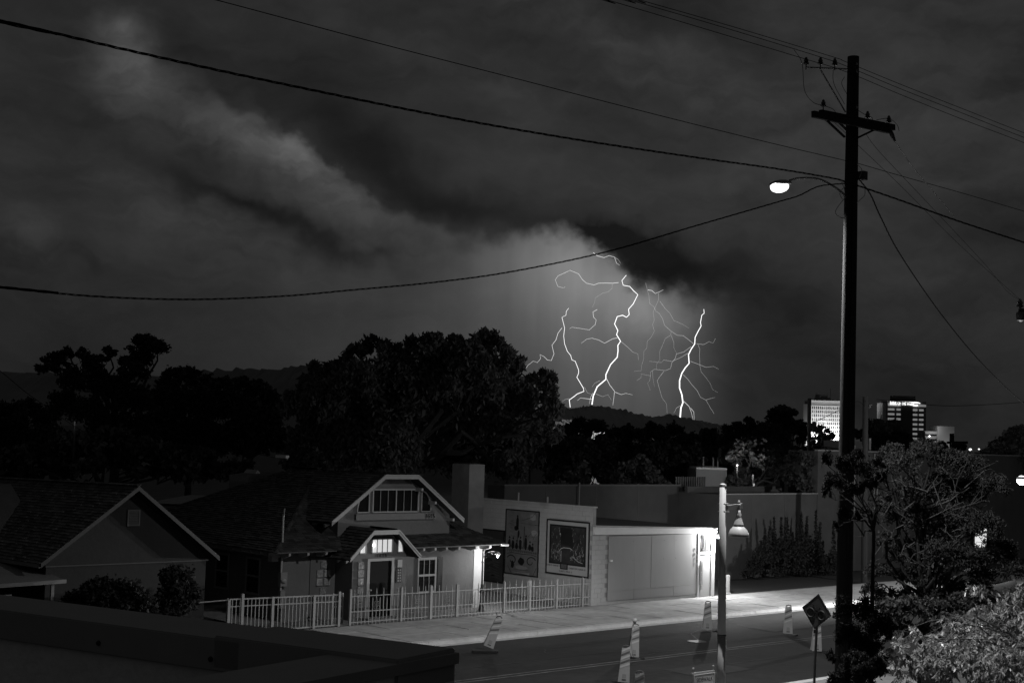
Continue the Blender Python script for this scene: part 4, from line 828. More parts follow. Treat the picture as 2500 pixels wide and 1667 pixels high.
bolt('straightest and brightest lightning bolt with fine side branches, right of storm', [(1440, 630), (1443, 660), (1425, 675), (1415, 730), (1420, 755), (1395, 800), (1375, 840), (1372, 890), (1345, 930), (1325, 970), (1330, 1035), (1300, 1070), (1275, 1110), (1258, 1165), (1258, 1220), (1275, 1270), (1283, 1330), (1268, 1370), (1262, 1445)], (2.6, 7.5),
     [(1.9, [(1365, 890), (1315, 850), (1285, 828), (1240, 825), (1195, 795), (1145, 750), (1130, 700), (1105, 660), (1080, 645), (1065, 610), (1035, 590), (1028, 530), (1015, 480), (1003, 432)], 0), (2.4, [(1020, 485), (1050, 490), (1075, 512), (1105, 500), (1135, 485)], 1),
      (1.7, [(1100, 510), (1100, 560), (1075, 615), (1060, 650), (1068, 710), (1055, 745), (1068, 795), (1045, 840), (1015, 870), (1012, 920), (990, 945), (988, 1005), (972, 1055), (972, 1090), (915, 1095)], 0), (1.6, [(1110, 570), (1150, 625), (1185, 660), (1215, 715), (1280, 742), (1328, 772)], 0),
      (1.5, [(1195, 800), (1190, 825), (1150, 850), (1130, 900), (1108, 950), (1110, 1010), (1085, 1040), (1085, 1080)], 0), (1.5, [(1195, 825), (1215, 880), (1215, 920), (1235, 960)], 0), (1.8, [(1345, 910), (1290, 950), (1235, 965), (1225, 1000), (1200, 1030), (1190, 1075), (1150, 1090), (1070, 1080), (1040, 1100), (1040, 1130), (970, 1115), (968, 1145), (935, 1165)], 0),
      (1.6, [(1320, 960), (1270, 990), (1200, 1022), (1140, 1010), (1120, 1030), (1050, 1022), (1030, 1020)], 0), (1.5, [(1140, 1095), (1110, 1135), (1090, 1165), (1105, 1220), (1125, 1290), (1160, 1340), (1165, 1410)], 0), (1.6, [(1385, 888), (1440, 895), (1480, 872), (1510, 885), (1528, 850)], 0),
      (1.6, [(1395, 890), (1410, 930), (1410, 1020), (1410, 1050), (1420, 1100), (1455, 1140), (1490, 1190), (1505, 1230), (1545, 1255)], 0), (1.7, [(1340, 1020), (1405, 1045), (1455, 1065), (1550, 1078)], 0), (1.8, [(1285, 1120), (1320, 1155), (1350, 1195), (1390, 1240), (1415, 1290), (1455, 1310), (1490, 1370), (1518, 1415)], 0),
      (1.4, [(1455, 1310), (1525, 1290)], 0), (2.2, [(1290, 1320), (1330, 1360), (1345, 1400), (1360, 1460)], 1), (1.8, [(1340, 1370), (1365, 1400), (1368, 1460)], 1), (1.6, [(1260, 1355), (1235, 1370), (1215, 1410)], 0), (1.3, [(1055, 1090), (1058, 1150), (1070, 1210)], 0), (1.3, [(1040, 1120), (1035, 1160), (1018, 1185), (1040, 1240)], 0)], seed=3)
# ================================================================== MAIN UTILITY POLE
PN = 21.0; PS = 30.74
UPo = thing('utility_pole', 'tall dark wooden utility pole with crossarms at near kerb', 'utility pole', (PS, PN, .1))
MB().tube([(PS - .06, PN, 0), (PS - .03, PN, 6), (PS, PN, 12), (PS + .03, PN, 17.1)], [.215, .20, .18, .15], 16).build('shaft', m_wood, UPo, True)
def at_pole(px, py, dn=0): return Vector(at_n(px, py, PN + dn))
ca0, ca1 = at_pole(1979, 280, -.17), at_pole(2166, 320, -.17)
d_ = Vector((1, 0, 0))
zc = (ca0.z + ca1.z) / 2 + .0
MB().bar((ca0.x, PN - .24, ca0.z), (ca1.x, PN - .24, ca1.z), .10, .16).build('crossarm', m_wood, UPo); cb0, cb1 = at_pole(2003, 276, .24), at_pole(2182, 312, .24); MB().bar((cb0.x, PN + .24, cb0.z), (cb1.x, PN + .24, cb1.z), .10, .16).build('crossarm', m_wood, UPo)
for x0, y0, x1, y1, dn in ((2016, 292, 2062, 335, -.2), (2045, 296, 2088, 338, .2), (2148, 311, 2091, 338, -.2)):
    a, b_ = at_pole(x0, y0, dn), at_pole(x1, y1, dn); MB().bar(a, b_, .05, .04).build('brace', m_wood, UPo)
ins = MB().lathe((0, 0, 0), [(.015, -.12), (.015, 0), (.07, .02), (.075, .05), (.045, .07), (.06, .09), (.055, .13), (.03, .15), (.04, .17), (.01, .2)], 10).mesh('insulator', mat('porcelain', .06, .25, .1, 5, 0, .6))
for x, y, dn in ((2010, 262, .24), (2118, 290, -.24), (2170, 300, .24)):
    a = at_pole(x, y, dn); inst('insulator', ins, UPo, a)
t0 = at_pole(1968, 165); t1 = at_pole(2068, 169); MB().tube([t0, t1], .022, 6).build('pin_bracket', m_galv, UPo)
MB().tube([at_pole(2004, 172), at_pole(2064, 274)], .02, 6).build('bracket_strut', m_galv, UPo)
for x, y in ((1968, 159), (2003, 159), (2038, 161)): inst('insulator', ins, UPo, at_pole(x, y))
for x, y in ((2091, 157), (2091, 174), (2091, 263)): a = at_pole(x, y, -.15); MB().box(a.x - .02, a.x + .02, a.y - .03, a.y, a.z - .03, a.z + .03).build('pole_tag', m_galv, UPo)
for k, pts in enumerate(([(1938, 121), (1958, 155), (1964, 220), (1985, 250), (2010, 258)], [(2034, 170), (2036, 205), (2062, 255)], [(2062, 188), (2055, 205), (2070, 235)], [(2010, 258), (2035, 268), (2042, 285), (2038, 300)], [(2095, 270), (2118, 284), (2130, 290), (2120, 315)], [(2140, 293), (2170, 290), (2190, 305), (2195, 320)])):
    MB().tube(spline([at_pole(x, y, -.2) for x, y in pts], 6), .008, 4).build('jumper_wire', m_wire, UPo)
for pts in ([(2065, 455), (2050, 470), (2058, 490)], [(2065, 480), (2040, 515), (2050, 530), (2064, 533)], [(2092, 495), (2110, 478), (2112, 462)], [(2092, 400), (2104, 415), (2098, 435)], [(2055, 445), (2062, 465), (2060, 480)]):
    MB().tube(spline([at_pole(x, y, -.25) for x, y in pts], 6), .010, 4).build('loose_lead', m_galv, UPo)
MB().box(PS + .12, PS + .3, PN - .3, PN - .1, at_pole(2098, 433).z - .12, at_pole(2098, 433).z + .1).build('junction_box', m_dgrey, UPo)
MB().tube([(PS - .12, PN - .19, 13.6), (PS - .17, PN - .2, 6), (PS - .19, PN - .21, 1)], .03, 6).build('ground_conduit', m_wood, UPo)
# street lamp on the pole
LAMP = Vector(at_n(1912, 452, 23.0))
SL = thing('street_lamp', 'lit cobra head street lamp on curved arm of utility pole', 'street lamp', tuple(LAMP))
arm0 = Vector((PS - .1, PN + .05, at_n(2063, 478, PN)[2]))
MB().tube(spline([arm0, arm0 + Vector((-.03, .35, .28)), arm0 + Vector((-.06, .85, .55)), LAMP + Vector((.03, -.5, .13)), LAMP + Vector((0, -.2, .10))], 6), .03, 8).build('arm', m_galv, SL)
hd_ = MB()
hd_.lathe((0, 0, 0), [(.02, .12), (.09, .10), (.15, .05), (.17, 0), (.15, -.02)], 14); hme = hd_.mesh('head', m_galv, smooth=True); inst('head', hme, SL, LAMP + Vector((0, .1, .03)), (0, 0, 0), (1, 2.2, 1))
lens = MB().ball((0, 0, 0), .15, 14, 8); lme = lens.mesh('lens', mat('lamp_lens', .9, .5, 0, 5, 0, .3, 0, 2.2), smooth=True); inst('lens', lme, SL, LAMP + Vector((0, .12, -.03)), (0, 0, 0), (1.25, 1.9, 1.1))
spot('street_lamp_light', LAMP + Vector((0, .1, -.22)), LAMP + Vector((2, 1.5, -10)), 8500, 160, .8, .12)
# ------------------------------------------------ overhead wires
def wire(label, pts, r_, twist=0, name='overhead_wire', k=16, m_=None, group='overhead wires on the pole line'):
    pts = [np.array(p, float) for p in pts]
    def off(p): v = p - CAM; z = v @ FW; return not (-60 < CXP + FPX * (v @ RT) / z < 2560 and CYP - FPX * (v @ UP) / z > -30)
    if off(pts[-1]): d_ = pts[-1] - pts[-2]; d_[2] *= .3; pts.append(pts[-1] + d_ / np.linalg.norm(d_) * 40)      # the span goes on beyond the frame
    if off(pts[0]): d_ = pts[0] - pts[1]; d_[2] *= .3; pts.insert(0, pts[0] + d_ / np.linalg.norm(d_) * 30)
    P = spline(pts, k); mb = MB()
    if twist:
        L_ = 0; acc = [0]
        for a, b_ in zip(P[:-1], P[1:]): L_ += float(np.linalg.norm(b_ - a)); acc.append(L_)
        n_ = int(L_ / (twist / 7)); A = np.array(P); tt = np.linspace(0, L_, max(n_, 8)); Q = np.stack([np.interp(tt, acc, A[:, i]) for i in range(3)], 1)
        for ph in (0, 2.1, 4.2):
            mb.tube([q + np.array([0, math.cos(2 * math.pi * t / twist + ph), math.sin(2 * math.pi * t / twist + ph)]) * r_ * .9 for q, t in zip(Q, tt)], r_ * .55, 4)
    else: mb.tube(P, r_, 5)
    return tag(mb.build(name, m_ or m_wire), label, 'wire', group)
wn = PN - .2
wire('thick twisted cable sweeping from top left corner to utility pole', [at_n(x, y, wn) for x, y in ((-300, -10), (0, 51), (320, 125), (640, 195), (1063, 281), (1400, 340), (1700, 385), (1900, 413), (2040, 437), (2066, 446))], .018, 1.1)
wire('thick twisted cable running right of the utility pole', [at_n(x, y, wn) for x, y in ((2090, 452), (2200, 490), (2340, 540), (2500, 592), (2700, 655))], .018, 1.1)
wire('thin straight wire crossing the sky above the thick cable', [at_n(x, y, wn) for x, y in ((100, -110), (525, 0), (900, 100), (1250, 190), (1600, 280), (1850, 342), (2066, 393))], .009)
wire('thin wire descending right from the pole at lamp height', [at_n(x, y, wn) for x, y in ((2090, 398), (2200, 430), (2350, 472), (2500, 516), (2700, 575))], .009)
wire('sagging twisted drop cable hanging across the left of the sky', [at_n(x, y, wn) for x, y in ((-300, 670), (0, 702), (240, 724), (470, 731), (690, 723), (860, 708), (1063, 689), (1250, 663), (1480, 615), (1700, 551), (1900, 493), (1950, 478), (2000, 455), (2064, 448))], .013, .8)
for nm, ys in (('lowest', ((1481, 0), (1650, 50), (1800, 95), (1970, 146), (2066, 176), (2200, 232), (2350, 292), (2500, 349), (2700, 428))), ('middle', ((1535, 0), (1700, 48), (1850, 93), (2003, 140), (2066, 162), (2200, 218), (2350, 277), (2500, 336), (2700, 410))), ('highest', ((1560, 0), (1700, 40), (1850, 84), (2038, 141), (2066, 152), (2200, 207), (2350, 266), (2500, 325), (2700, 400)))):
    wire(nm + ' of the three parallel power lines over pole top', [at_n(x, y, wn - .1) for x, y in ((ys[0][0] - 250, -75 + ys[0][1]),) + ys], .008, group='power lines over the pole top')
wire('twisted service cable dropping steeply right of the pole', [at_d(x, y, D) for x, y, D in ((2095, 435, 35.6), (2125, 475, 37), (2150, 530, 38.5), (2200, 625, 41), (2300, 770, 47), (2400, 890, 53), (2500, 985, 60), (2600, 1060, 66))], .016, .9)
wire('faint wire falling right from left crossarm insulator', [at_d(x, y, D) for x, y, D in ((2038, 300, 35.5), (2095, 355, 37), (2200, 455, 40), (2345, 600, 46), (2500, 740, 52))], .006)
wire('faint wire falling right from middle crossarm insulator', [at_d(x, y, D) for x, y, D in ((2112, 325, 35.5), (2148, 372, 37), (2250, 480, 40), (2400, 640, 46), (2460, 712, 50), (2495, 735, 52))], .006)
wire('bright taut wire falling from right end of crossarm', [at_d(x, y, D) for x, y, D in ((2185, 345, 35.5), (2230, 410, 37), (2310, 505, 40), (2330, 530, 41))], .007, m_=m_galv)
st = thing('strain_insulator', 'hanging strain insulator at right end of upper crossarm', 'insulator', tuple(at_pole(2172, 316)))
MB().tube([at_pole(2172, 316), at_pole(2178, 330), at_pole(2185, 345)], [.05, .06, .03], 8).build('body', m_iron, st)
wire('drop wire entering behind the leftmost trees', [at_d(x, y, D) for x, y, D in ((-40, 880, 50), (0, 905, 52), (60, 955, 56), (105, 987, 60), (185, 1042, 68), (300, 1110, 74), (395, 1165, 78))], .012, .8)
wire('drop wire ending at the pale chimney', [at_d(x, y, D) for x, y, D in ((470, 1052, 95), (560, 1087, 90), (640, 1110, 82), (690, 1120, 78))], .012)
# other poles
def wood_pole(label, top, base, r0, r1, D, arms=(), grp='far utility poles'):
    a, b_ = Vector(at_d(*base, D)), Vector(at_d(*top, D)); t = thing('utility_pole', label, 'utility pole', (a.x, a.y, 0), grp)
    MB().tube([(a.x, a.y, -.05), (b_.x, b_.y, b_.z)], [r0, r1], 10).build('shaft', m_wood, t)
    for x0, y0, x1, y1, w_ in arms: MB().bar(at_d(x0, y0, D - .2), at_d(x1, y1, D - .2), w_, w_).build('crossarm', m_wood, t)
    return t
w2 = wood_pole('wooden utility pole on far sidewalk right of the main pole', (2113, 968), (2110, 1425), .17, .14, 74)
for x, y in ((2128, 987), (2126, 992)): MB().tube([at_d(x - 6, y + 3, 73.5), at_d(x, y, 73.5)], .05, 6).build('insulator', m_iron, w2)
w3 = wood_pole('grey pole with side lamp left of the office tower', (1976, 972), (1972, 1420), .17, .13, 98)
MB().tube([at_d(1972, 1107, 97.8), at_d(1962, 1101, 97.8), at_d(1956, 1103, 97.8)], .05, 6).ball(at_d(1956, 1104, 97.8), .22).build('side_lamp', m_lgrey, w3); MB().bar(at_d(1978, 1075, 97.8), at_d(1992, 1071, 97.8), .1, .1).build('bracket', m_lgrey, w3)
MB().bar(at_d(1969.5, 1158, 97.5), at_d(1968.5, 1196, 97.5), .09, .09).build('cable_guard', m_white, w3)
wood_pole('small far pole with long crossarm before parking structure', (2324, 1058), (2324, 1150), .35, .3, 190, ((2312, 1080, 2362, 1080, .35),))
wood_pole('far pole with transformer between trees beyond warehouse', (1756, 1075), (1756, 1200), .16, .14, 120)
q = Vector(at_d(1762, 1106, 119.5)); MB().lathe(q, [(.25, -.4), (.3, -.35), (.3, .35), (.2, .42)], 10).build('transformer', m_mgrey, [o for o in COL.objects if o.name.startswith('utility_pole')][-1])
rp = wood_pole('pole partly cut by right edge of the picture', (2520, 690), (2514, 1300), .2, .17, 60, ((2488, 758, 2530, 764, .2),)); inst('insulator', ins, rp, at_d(2490, 752, 59.9), (0, 0, 0), (2, 2, 2)); MB().lathe(at_d(2492, 768, 59.8), [(.03, -.3), (.18, -.25), (.2, 0), (.18, .1)], 8).build('arrester', m_iron, rp)
wire('slack wire from far pole to the right edge', [at_d(x, y, D) for x, y, D in ((2140, 975, 74), (2170, 978, 80), (2300, 990, 100), (2400, 988, 110), (2520, 980, 120))], .02); wire('short slack wire between the two poles', [at_d(x, y, 73.8) for x, y in ((2075, 985), (2095, 980), (2110, 990))], .015)
wire('long slack wire in front of the office tower', [at_d(x, y, 97) for x, y in ((1978, 1035), (2005, 1022), (2030, 1010), (2050, 1001), (2075, 990))], .02)
# ================================================================== NEAR LAMP POST (unlit bell lamp)
LP = thing('bell_lamp_post', 'tall grey steel post with unlit bell shaded lamp on bracket', 'lamp post', (29.55, 24, .12))
MB().tube([(29.58, 24, .1), (29.57, 24, 2.02)], [.118, .112], 18).build('lower_shaft', m_lgrey, LP, True); MB().tube([(29.57, 24, 2.03), (29.5, 24, 5.9)], [.112, .082], 18).build('shaft', m_lgrey, LP, True)
MB().lathe((29.57, 24, 1.99), [(.116, 0), (.121, .02), (.116, .05)], 18).build('joint_band', m_dgrey, LP); MB().lathe((29.5, 24, 5.9), [(.095, 0), (.09, .04), (.03, .07)], 14).build('cap', m_lgrey, LP)
b0 = Vector((29.58, 23.98, 5.32)); b1 = Vector(at_n(1812, 1234, 23.75)); MB().bar(b0, b1, .07, .13).build('bracket_arm', m_lgrey, LP)
for z in (5.22, 5.42): MB().box(29.46, 29.64, 23.88, 24.12, z, z + .03).build('clamp', m_galv, LP)
c = Vector(at_n(1804, 1236, 23.75))
MB().lathe(c, [(.01, .17), (.035, .12), (.02, .08), (.05, .05), (.05, -.06), (.03, -.1)], 10).build('finial', m_lgrey, LP)
MB().lathe(c, [(.05, -.10), (.045, -.16), (.07, -.2), (.06, -.26), (.085, -.34), (.13, -.46), (.14, -.5)], 14).build('socket', m_galv, LP, True)
MB().lathe(c, [(.10, -.5), (.15, -.53), (.22, -.60), (.265, -.70), (.275, -.78), (.265, -.79), (.2, -.76), (.05, -.74)], 20).build('bell_shade', m_galv, LP, True); MB().ball(c + Vector((0, 0, -.72)), .1).build('lens', m_lgrey, LP)
bl = thing('bollard', 'short pale steel bollard beside the shop doorway', 'bollard', tuple(at_n(1777, 1462, 42.6))); a = at_n(1777, 1405, 42.6); MB().tube([(a[0], a[1], 0), (a[0], a[1], a[2])], .11, 12).lathe((a[0], a[1], a[2]), [(.11, 0), (.09, .04), (.02, .06)], 12).build('post', m_lgrey, bl)
MB().lathe((a[0], a[1], .05), [(.17, 0), (.16, .03), (.12, .05)], 12).build('base_plate', m_galv, bl)
# ================================================================== TRAFFIC CHANNELISERS
m_or = mat('orange_sheeting', .10, .45, .08, 8, .02, .5); m_wh = mat('white_sheeting', .45, .4, .08, 8, .02, .5); m_pl = mat('panel_plastic', .30, .5, .08, 8, .02, .4)
def channel_marker():
    r_ = thing('traffic_channeliser', '', 'traffic marker', (0, 0, 0), 'traffic channelisers on the closed lane')
    for sg in (-1, 1):                                                  # two faces leaning together
        pts = [(-.17, sg * .13, .06), (.17, sg * .13, .06), (.115, sg * .03, 1.02), (-.115, sg * .03, 1.02)]
        MB().prism(pts, (0, -sg * .012, 0)).build('panel', m_pl, r_)
        for k in range(5):
            z0 = .44 + .115 * k
            def e(u, z): t = (z - .06) / .96; return (u * (.165 - .055 * t), sg * (.13 - .10 * t) + sg * .002, z)
            ps = [e(-1, z0), e(1, z0 + .12), e(1, z0 + .175), e(-1, z0 + .058)]
            MB().prism(ps, (0, sg * .003, 0)).build('stripe', m_wh if k % 2 == 0 else m_or, r_)
        MB().prism([(-.06, sg * .116, .17), (.06, sg * .116, .17), (.055, sg * .102, .29), (-.055, sg * .102, .29)], (0, sg * .004, 0)).build('emblem', m_mgrey, r_); MB().prism([(-.06, sg * .125, .11), (.06, sg * .125, .11), (.06, sg * .122, .15), (-.06, sg * .122, .15)], (0, sg * .004, 0)).build('label_strip', m_dgrey, r_)
    MB().tube(spline([(-.09, 0, 1.0), (-.085, 0, 1.07), (0, 0, 1.10), (.085, 0, 1.07), (.09, 0, 1.0)], 4), .018, 6).build('handle', m_dgrey, r_)
    MB().prism([(-.42, -.2, .0), (.42, -.2, 0), (.42, .2, 0), (-.42, .2, 0)], (0, 0, .06)).build('base', m_rubber, r_)
    return r_
proto = channel_marker(); first = True
for (px, py, lab, rz, lean, light) in ((1190, 1592, 'striped traffic channeliser leaning right, nearest the parapet', 38, 20, 0), (1545, 1606, 'striped traffic channeliser with warning lamp on its top', 36, 4, 1), (1726, 1539, 'upright striped traffic channeliser just left of steel post', 42, 1, 0), (1923, 1549, 'upright striped traffic channeliser right of the steel post', 48, 1, 0), (1522, 1668, 'striped traffic channeliser with draped cord at bottom of picture', 46, 3, 0), (1992, 1592, 'striped traffic channeliser partly behind bicycle sign post', 40, 2, 0), (1556, 1742, 'striped traffic channeliser cut off by bottom edge of picture', 40, 2, 0)):
    o = proto if first else copy_tree(proto); first = False
    p = at_z(px, py, 0); o.location = (p[0], p[1], 0.004); o['label'] = lab
    if lean > 10:
        o.rotation_euler = Euler((0, math.radians(lean), math.radians(-rz)), 'XYZ'); o.location.z = .14
        for ch in o.children:
            if ch.name.startswith('base'): ch.matrix_local = Matrix.Translation((-.03, 0, -.14)) @ Euler((0, -math.radians(lean), 0)).to_matrix().to_4x4()
    else: o.rotation_euler = (0, math.radians(lean), math.radians(-rz))
    if light:
        MB().lathe((p[0] + .05, p[1], 0.0), [(.04, 1.1), (.05, 1.14), (.04, 1.16)], 10).build('lamp_base', m_dgrey, None).parent = None
        lo = [q for q in COL.objects if q.name.startswith('lamp_base')][-1]; tag(lo, 'small round warning lamp on a channeliser', 'warning lamp')
        lo.name = 'warning_lamp'; b_ = MB().ball((p[0] + .05, p[1], 1.21), .075).build('lens', mat('amber_lens', .5, .2, .1, 5, 0, .6), lo)
        for q in ([(.0, 1.02), (-.12, .8), (-.14, .5), (-.08, .2), (.0, .07)],): tag(MB().tube(spline([(p[0] - .1 + u, p[1] - .15, z) for u, z in q], 5), .012, 5).build('cord', m_lgrey), 'pale cord hanging from the warning lamp channeliser', 'cord')
q = at_z(1527, 1640, 0)
# ================================================================== SIGNS
SG = thing('sidewalk_closed_sign', 'white SIDEWALK CLOSED sign on low frame beside steel post', 'sign', (30.1, 25.0, .12))
m_signw = mat('sign_white', .45, .45, .06, 8, .01, .5)
MB().box(29.66, 30.52, 24.98, 25.0, .28, .84).build('panel', m_signw, SG)
f = MB()
for bx in ((29.69, 30.49, .80, .815), (29.69, 30.49, .305, .32), (29.69, 29.705, .32, .80), (30.475, 30.49, .32, .80)): f.box(bx[0], bx[1], 24.975, 24.98, bx[2], bx[3])
f.build('border', m_dark, SG)
inst('lettering', text_mesh('SIDEWALK', .165, .002, 'CENTER', m_dark), SG, (30.09, 24.976, .635), FRONT, (.86, 1, 1)); inst('lettering', text_mesh('CLOSED', .165, .002, 'CENTER', m_dark), SG, (30.09, 24.976, .43), FRONT, (.92, 1, 1))
for s_ in (29.67, 30.5):
    MB().tube([(s_, 25.03, .12), (s_, 25.03, 1.0)], .02, 6).build('upright', m_lgrey, SG); MB().ball((s_, 25.03, 1.0), .03, 6, 4).build('knob', m_galv, SG)
    MB().box(s_ - .03, s_ + .03, 24.75, 25.35, .12, .16).build('foot', m_galv, SG)
MB().bar((29.6, 25.03, .87), (30.55, 25.03, .87), .04, .04).build('top_rail', m_lgrey, SG); MB().bar((29.5, 25.03, .6), (29.66, 25.03, .6), .02, .02).build('clip', m_lgrey, SG)
BS = thing('bicycle_sign', 'tilted diamond bicycle warning sign on leaning dark post', 'sign', (31.6, 22.5, .12))
cB = Vector((31.56, 22.45, 2.68)); hd2 = .47
lean_ = math.radians(7)
def bs(v_n, v_z, x=0): return Vector((cB.x + x, cB.y + v_n * math.cos(lean_) + v_z * math.sin(lean_) * -1, cB.z + v_z * math.cos(lean_) - v_n * -math.sin(lean_)))
MB().prism([bs(0, hd2), bs(hd2, 0), bs(0, -hd2), bs(-hd2, 0)], (.012, 0, 0)).build('plate', mat('sign_face', .05, .45, .1, 6, .01, .5), BS)
f = MB(); kk = .93
for a, b_ in (((0, 1), (1, 0)), ((1, 0), (0, -1)), ((0, -1), (-1, 0)), ((-1, 0), (0, 1))): f.bar(bs(a[0] * hd2 * kk, a[1] * hd2 * kk, -.004), bs(b_[0] * hd2 * kk, b_[1] * hd2 * kk, -.004), .018, .004, (1, 0, 0))
f.build('border', m_dark, BS)
bk_ = MB()
for cn in (.17, -.17): bk_.tube([bs(cn + .115 * math.cos(t), -.06 + .115 * math.sin(t), -.008) for t in np.linspace(0, 2 * math.pi, 22)], .012, 4)
for a, b_ in (((.17, -.06), (.09, .08)), ((.09, .08), (-.09, .08)), ((-.09, .08), (0, -.06)), ((0, -.06), (.09, .08)), ((0, -.06), (-.17, -.06)), ((-.17, -.06), (-.09, .08)), ((-.09, .08), (-.10, .12)), ((-.14, .12), (-.06, .12)), ((.09, .08), (.10, .15)), ((.10, .15), (.15, .16))): bk_.bar(bs(*a, -.008), bs(*b_, -.008), .022, .006, (1, 0, 0))
bk_.build('bicycle_symbol', m_dark, BS)
MB().tube([(31.62, 22.55, .1), (31.6, 22.5, 1.4), bs(0, .2, .03)], .035, 8).build('post', m_iron, BS); MB().box(31.57, 31.60, 22.42, 22.54, 2.1, 2.2).build('bracket', m_iron, BS)
# ================================================================== CAR added in the far lane, headlamps standing in for passing traffic light
CA = thing('added_car', 'added dark sedan lighting the kerb from far lane behind right hand trees', 'added_car', (0, 0, 0))
secs = [(-2.25, .30, .55, .55, .62), (-2.2, .24, .72, .66, .78), (-1.7, .2, .80, .80, .84), (-.95, .19, .86, .88, .86), (0, .19, .88, .92, .87), (1.2, .19, .88, .95, .87), (1.9, .22, .84, .98, .84), (2.22, .3, .72, .9, .74), (2.28, .42, .66, .8, .66)]   # x, z bottom, half width low, z belt, half width belt
mb = MB(); ring = []
for x, zb, hwL, zt, hwT in secs: ring.append([(x, -hwL * .92, zb), (x, -hwL, zb + .12), (x, -hwT, zt - .22), (x, -hwT * .93, zt - .03), (x, -hwT * .75, zt), (x, 0, zt + .03), (x, hwT * .75, zt), (x, hwT * .93, zt - .03), (x, hwT, zt - .22), (x, hwL, zb + .12), (x, hwL * .92, zb)])
vs = [p for r_ in ring for p in r_]; kN = len(ring[0]); fs = [(i * kN + j, (i + 1) * kN + j, (i + 1) * kN + (j + 1) % kN, i * kN + (j + 1) % kN) for i in range(len(ring) - 1) for j in range(kN)] + [tuple(range(kN)), tuple((len(ring) - 1) * kN + kN - 1 - j for j in range(kN))]
mb.add(vs, fs); m_car = mat('car_paint', .05, .25, .03, 2, 0, .6); mb.build('body', m_car, CA, True)
cab = [(-.95, .80, .93), (-.35, .70, 1.32), (.1, .66, 1.42), (.9, .66, 1.40), (1.75, .74, .97)]
mb = MB(); vs = []
for x, hw_, z in cab: vs += [(x, -hw_, z), (x, hw_, z)]
vs += [(-.95, -.82, .88), (-.95, .82, .88), (1.75, -.8, .93), (1.75, .8, .93), (.2, -.86, .9), (.2, .86, .9)]
mb.add(vs, [(0, 2, 3, 1), (6, 8, 9, 7), (0, 10, 14, 12, 8, 6, 4, 2), (1, 3, 5, 7, 9, 13, 15, 11)]); mb.build('window', glass('car_glass', .01, .05), CA)
MB().add([(-.35, -.70, 1.325), (.1, -.66, 1.425), (.9, -.66, 1.405), (.9, .66, 1.405), (.1, .66, 1.425), (-.35, .70, 1.325)], [(0, 1, 2, 3, 4, 5)]).build('roof', m_car, CA)
for x in (-1.42, 1.38):
    for sy in (-1, 1):
        t = MB().lathe((0, 0, 0), [(.2, -.1), (.31, -.1), (.325, -.05), (.325, .05), (.31, .1), (.2, .1)], 20); ty = inst('wheel', t.mesh('wheel', m_rubber), CA, (x, sy * .78, .325), (math.pi / 2, 0, 0)); OFF[ty] = (0, 0, 0)
        rm = MB().lathe((0, 0, 0), [(.05, -.105), (.2, -.102), (.2, .102), (.05, .105)], 14).mesh('rim', m_galv); inst('rim', rm, ty, (0, 0, 0))
m_head = mat('headlamp_glow', .9, .3, 0, 5, 0, .5, 0, 3.0)
for sy in (-1, 1):
    inst('headlight', MB().ball((0, 0, 0), .09, 12, 8).mesh('headlight', m_head), CA, (-2.2, sy * .58, .62), (0, 0, 0), (.5, 1.3, .8)); inst('tail_light', MB().box(-.02, .02, -.14, .14, -.06, .06).mesh('tail_light', m_dgrey), CA, (2.27, sy * .5, .72)); MB().lathe((-.75, sy * .93, .98), [(.02, -.05), (.07, -.03), (.07, .05), (.02, .07)], 8).build('mirror', m_car, CA)
MB().box(-2.27, -2.2, -.4, .4, .38, .54).build('grille', m_dark, CA); MB().box(-2.29, -2.24, -.2, .2, .30, .38).build('number_plate', m_lgrey, CA)
CX_, CY_ = 62.4, 35.15; CA.location = (CX_, CY_, .004)
for sy in (-1, 1): spot('added_car_beam', (CX_ - 2.34, CY_ + sy * .58, .64), (CX_ - 22, CY_ + sy * .58 + 3.0, .1), 14000, 30, .9, .06)  # beams of the added sedan, aimed to brighten kerb and sidewalk
# ================================================================== FAR LAMPS seen between trees
m_far = mat('far_bulb', .9, .5, 0, 1, 0, .3, 0, 2.0)
def far_lamp(label, px, py, D, r_=.25, power=0, h=None):
    p = Vector(at_d(px, py, D)); t = thing('far_street_lamp', label, 'street lamp', (p.x, p.y, 0), 'distant lit lamps')
    MB().tube([(p.x, p.y, -.05), (p.x, p.y, p.z + r_)], [.1, .07], 6).build('pole', m_dark, t); MB().ball(p, r_, 8, 6, .7).build('bulb', m_far, t)
    if power: point('far_lamp_light', p - Vector(F0) * (r_ + .3), power, .2)
far_lamp('small distant lamp among the left hand trees', 183, 1031, 88, .06, 4)
far_lamp('distant lamp glinting low in the large round tree', 1296, 1059, 130, .13)
far_lamp('distant lamp at left of the far tree line', 1408, 1063, 150, .16)
far_lamp('distant lamp in middle of the far tree line', 1597, 1069, 150, .16, 40)
far_lamp('distant bright lamp behind trees left of the office tower', 1972, 1057, 300, .35)
for k, (x, y, r_) in enumerate(((2369, 1097, 1.0), (2390, 1096, .6), (2408, 1101, .6), (2338, 1095, .5), (2344, 1097, .4), (2492, 1102, .5))):
    far_lamp(('brightest of the tiny city lamps on the right horizon', 'tiny city lamp right of the brightest one on horizon', 'third tiny city lamp from the brightest on horizon', 'leftmost tiny city lamp on the right horizon', 'second tiny city lamp from left on right horizon', 'tiny city lamp at far right edge of horizon')[k], x, y, 900, r_)
lit_w = thing('lit_building', 'pale building glimpsed lit through far tree line', 'building', tuple(at_d(1460, 1060, 170)))
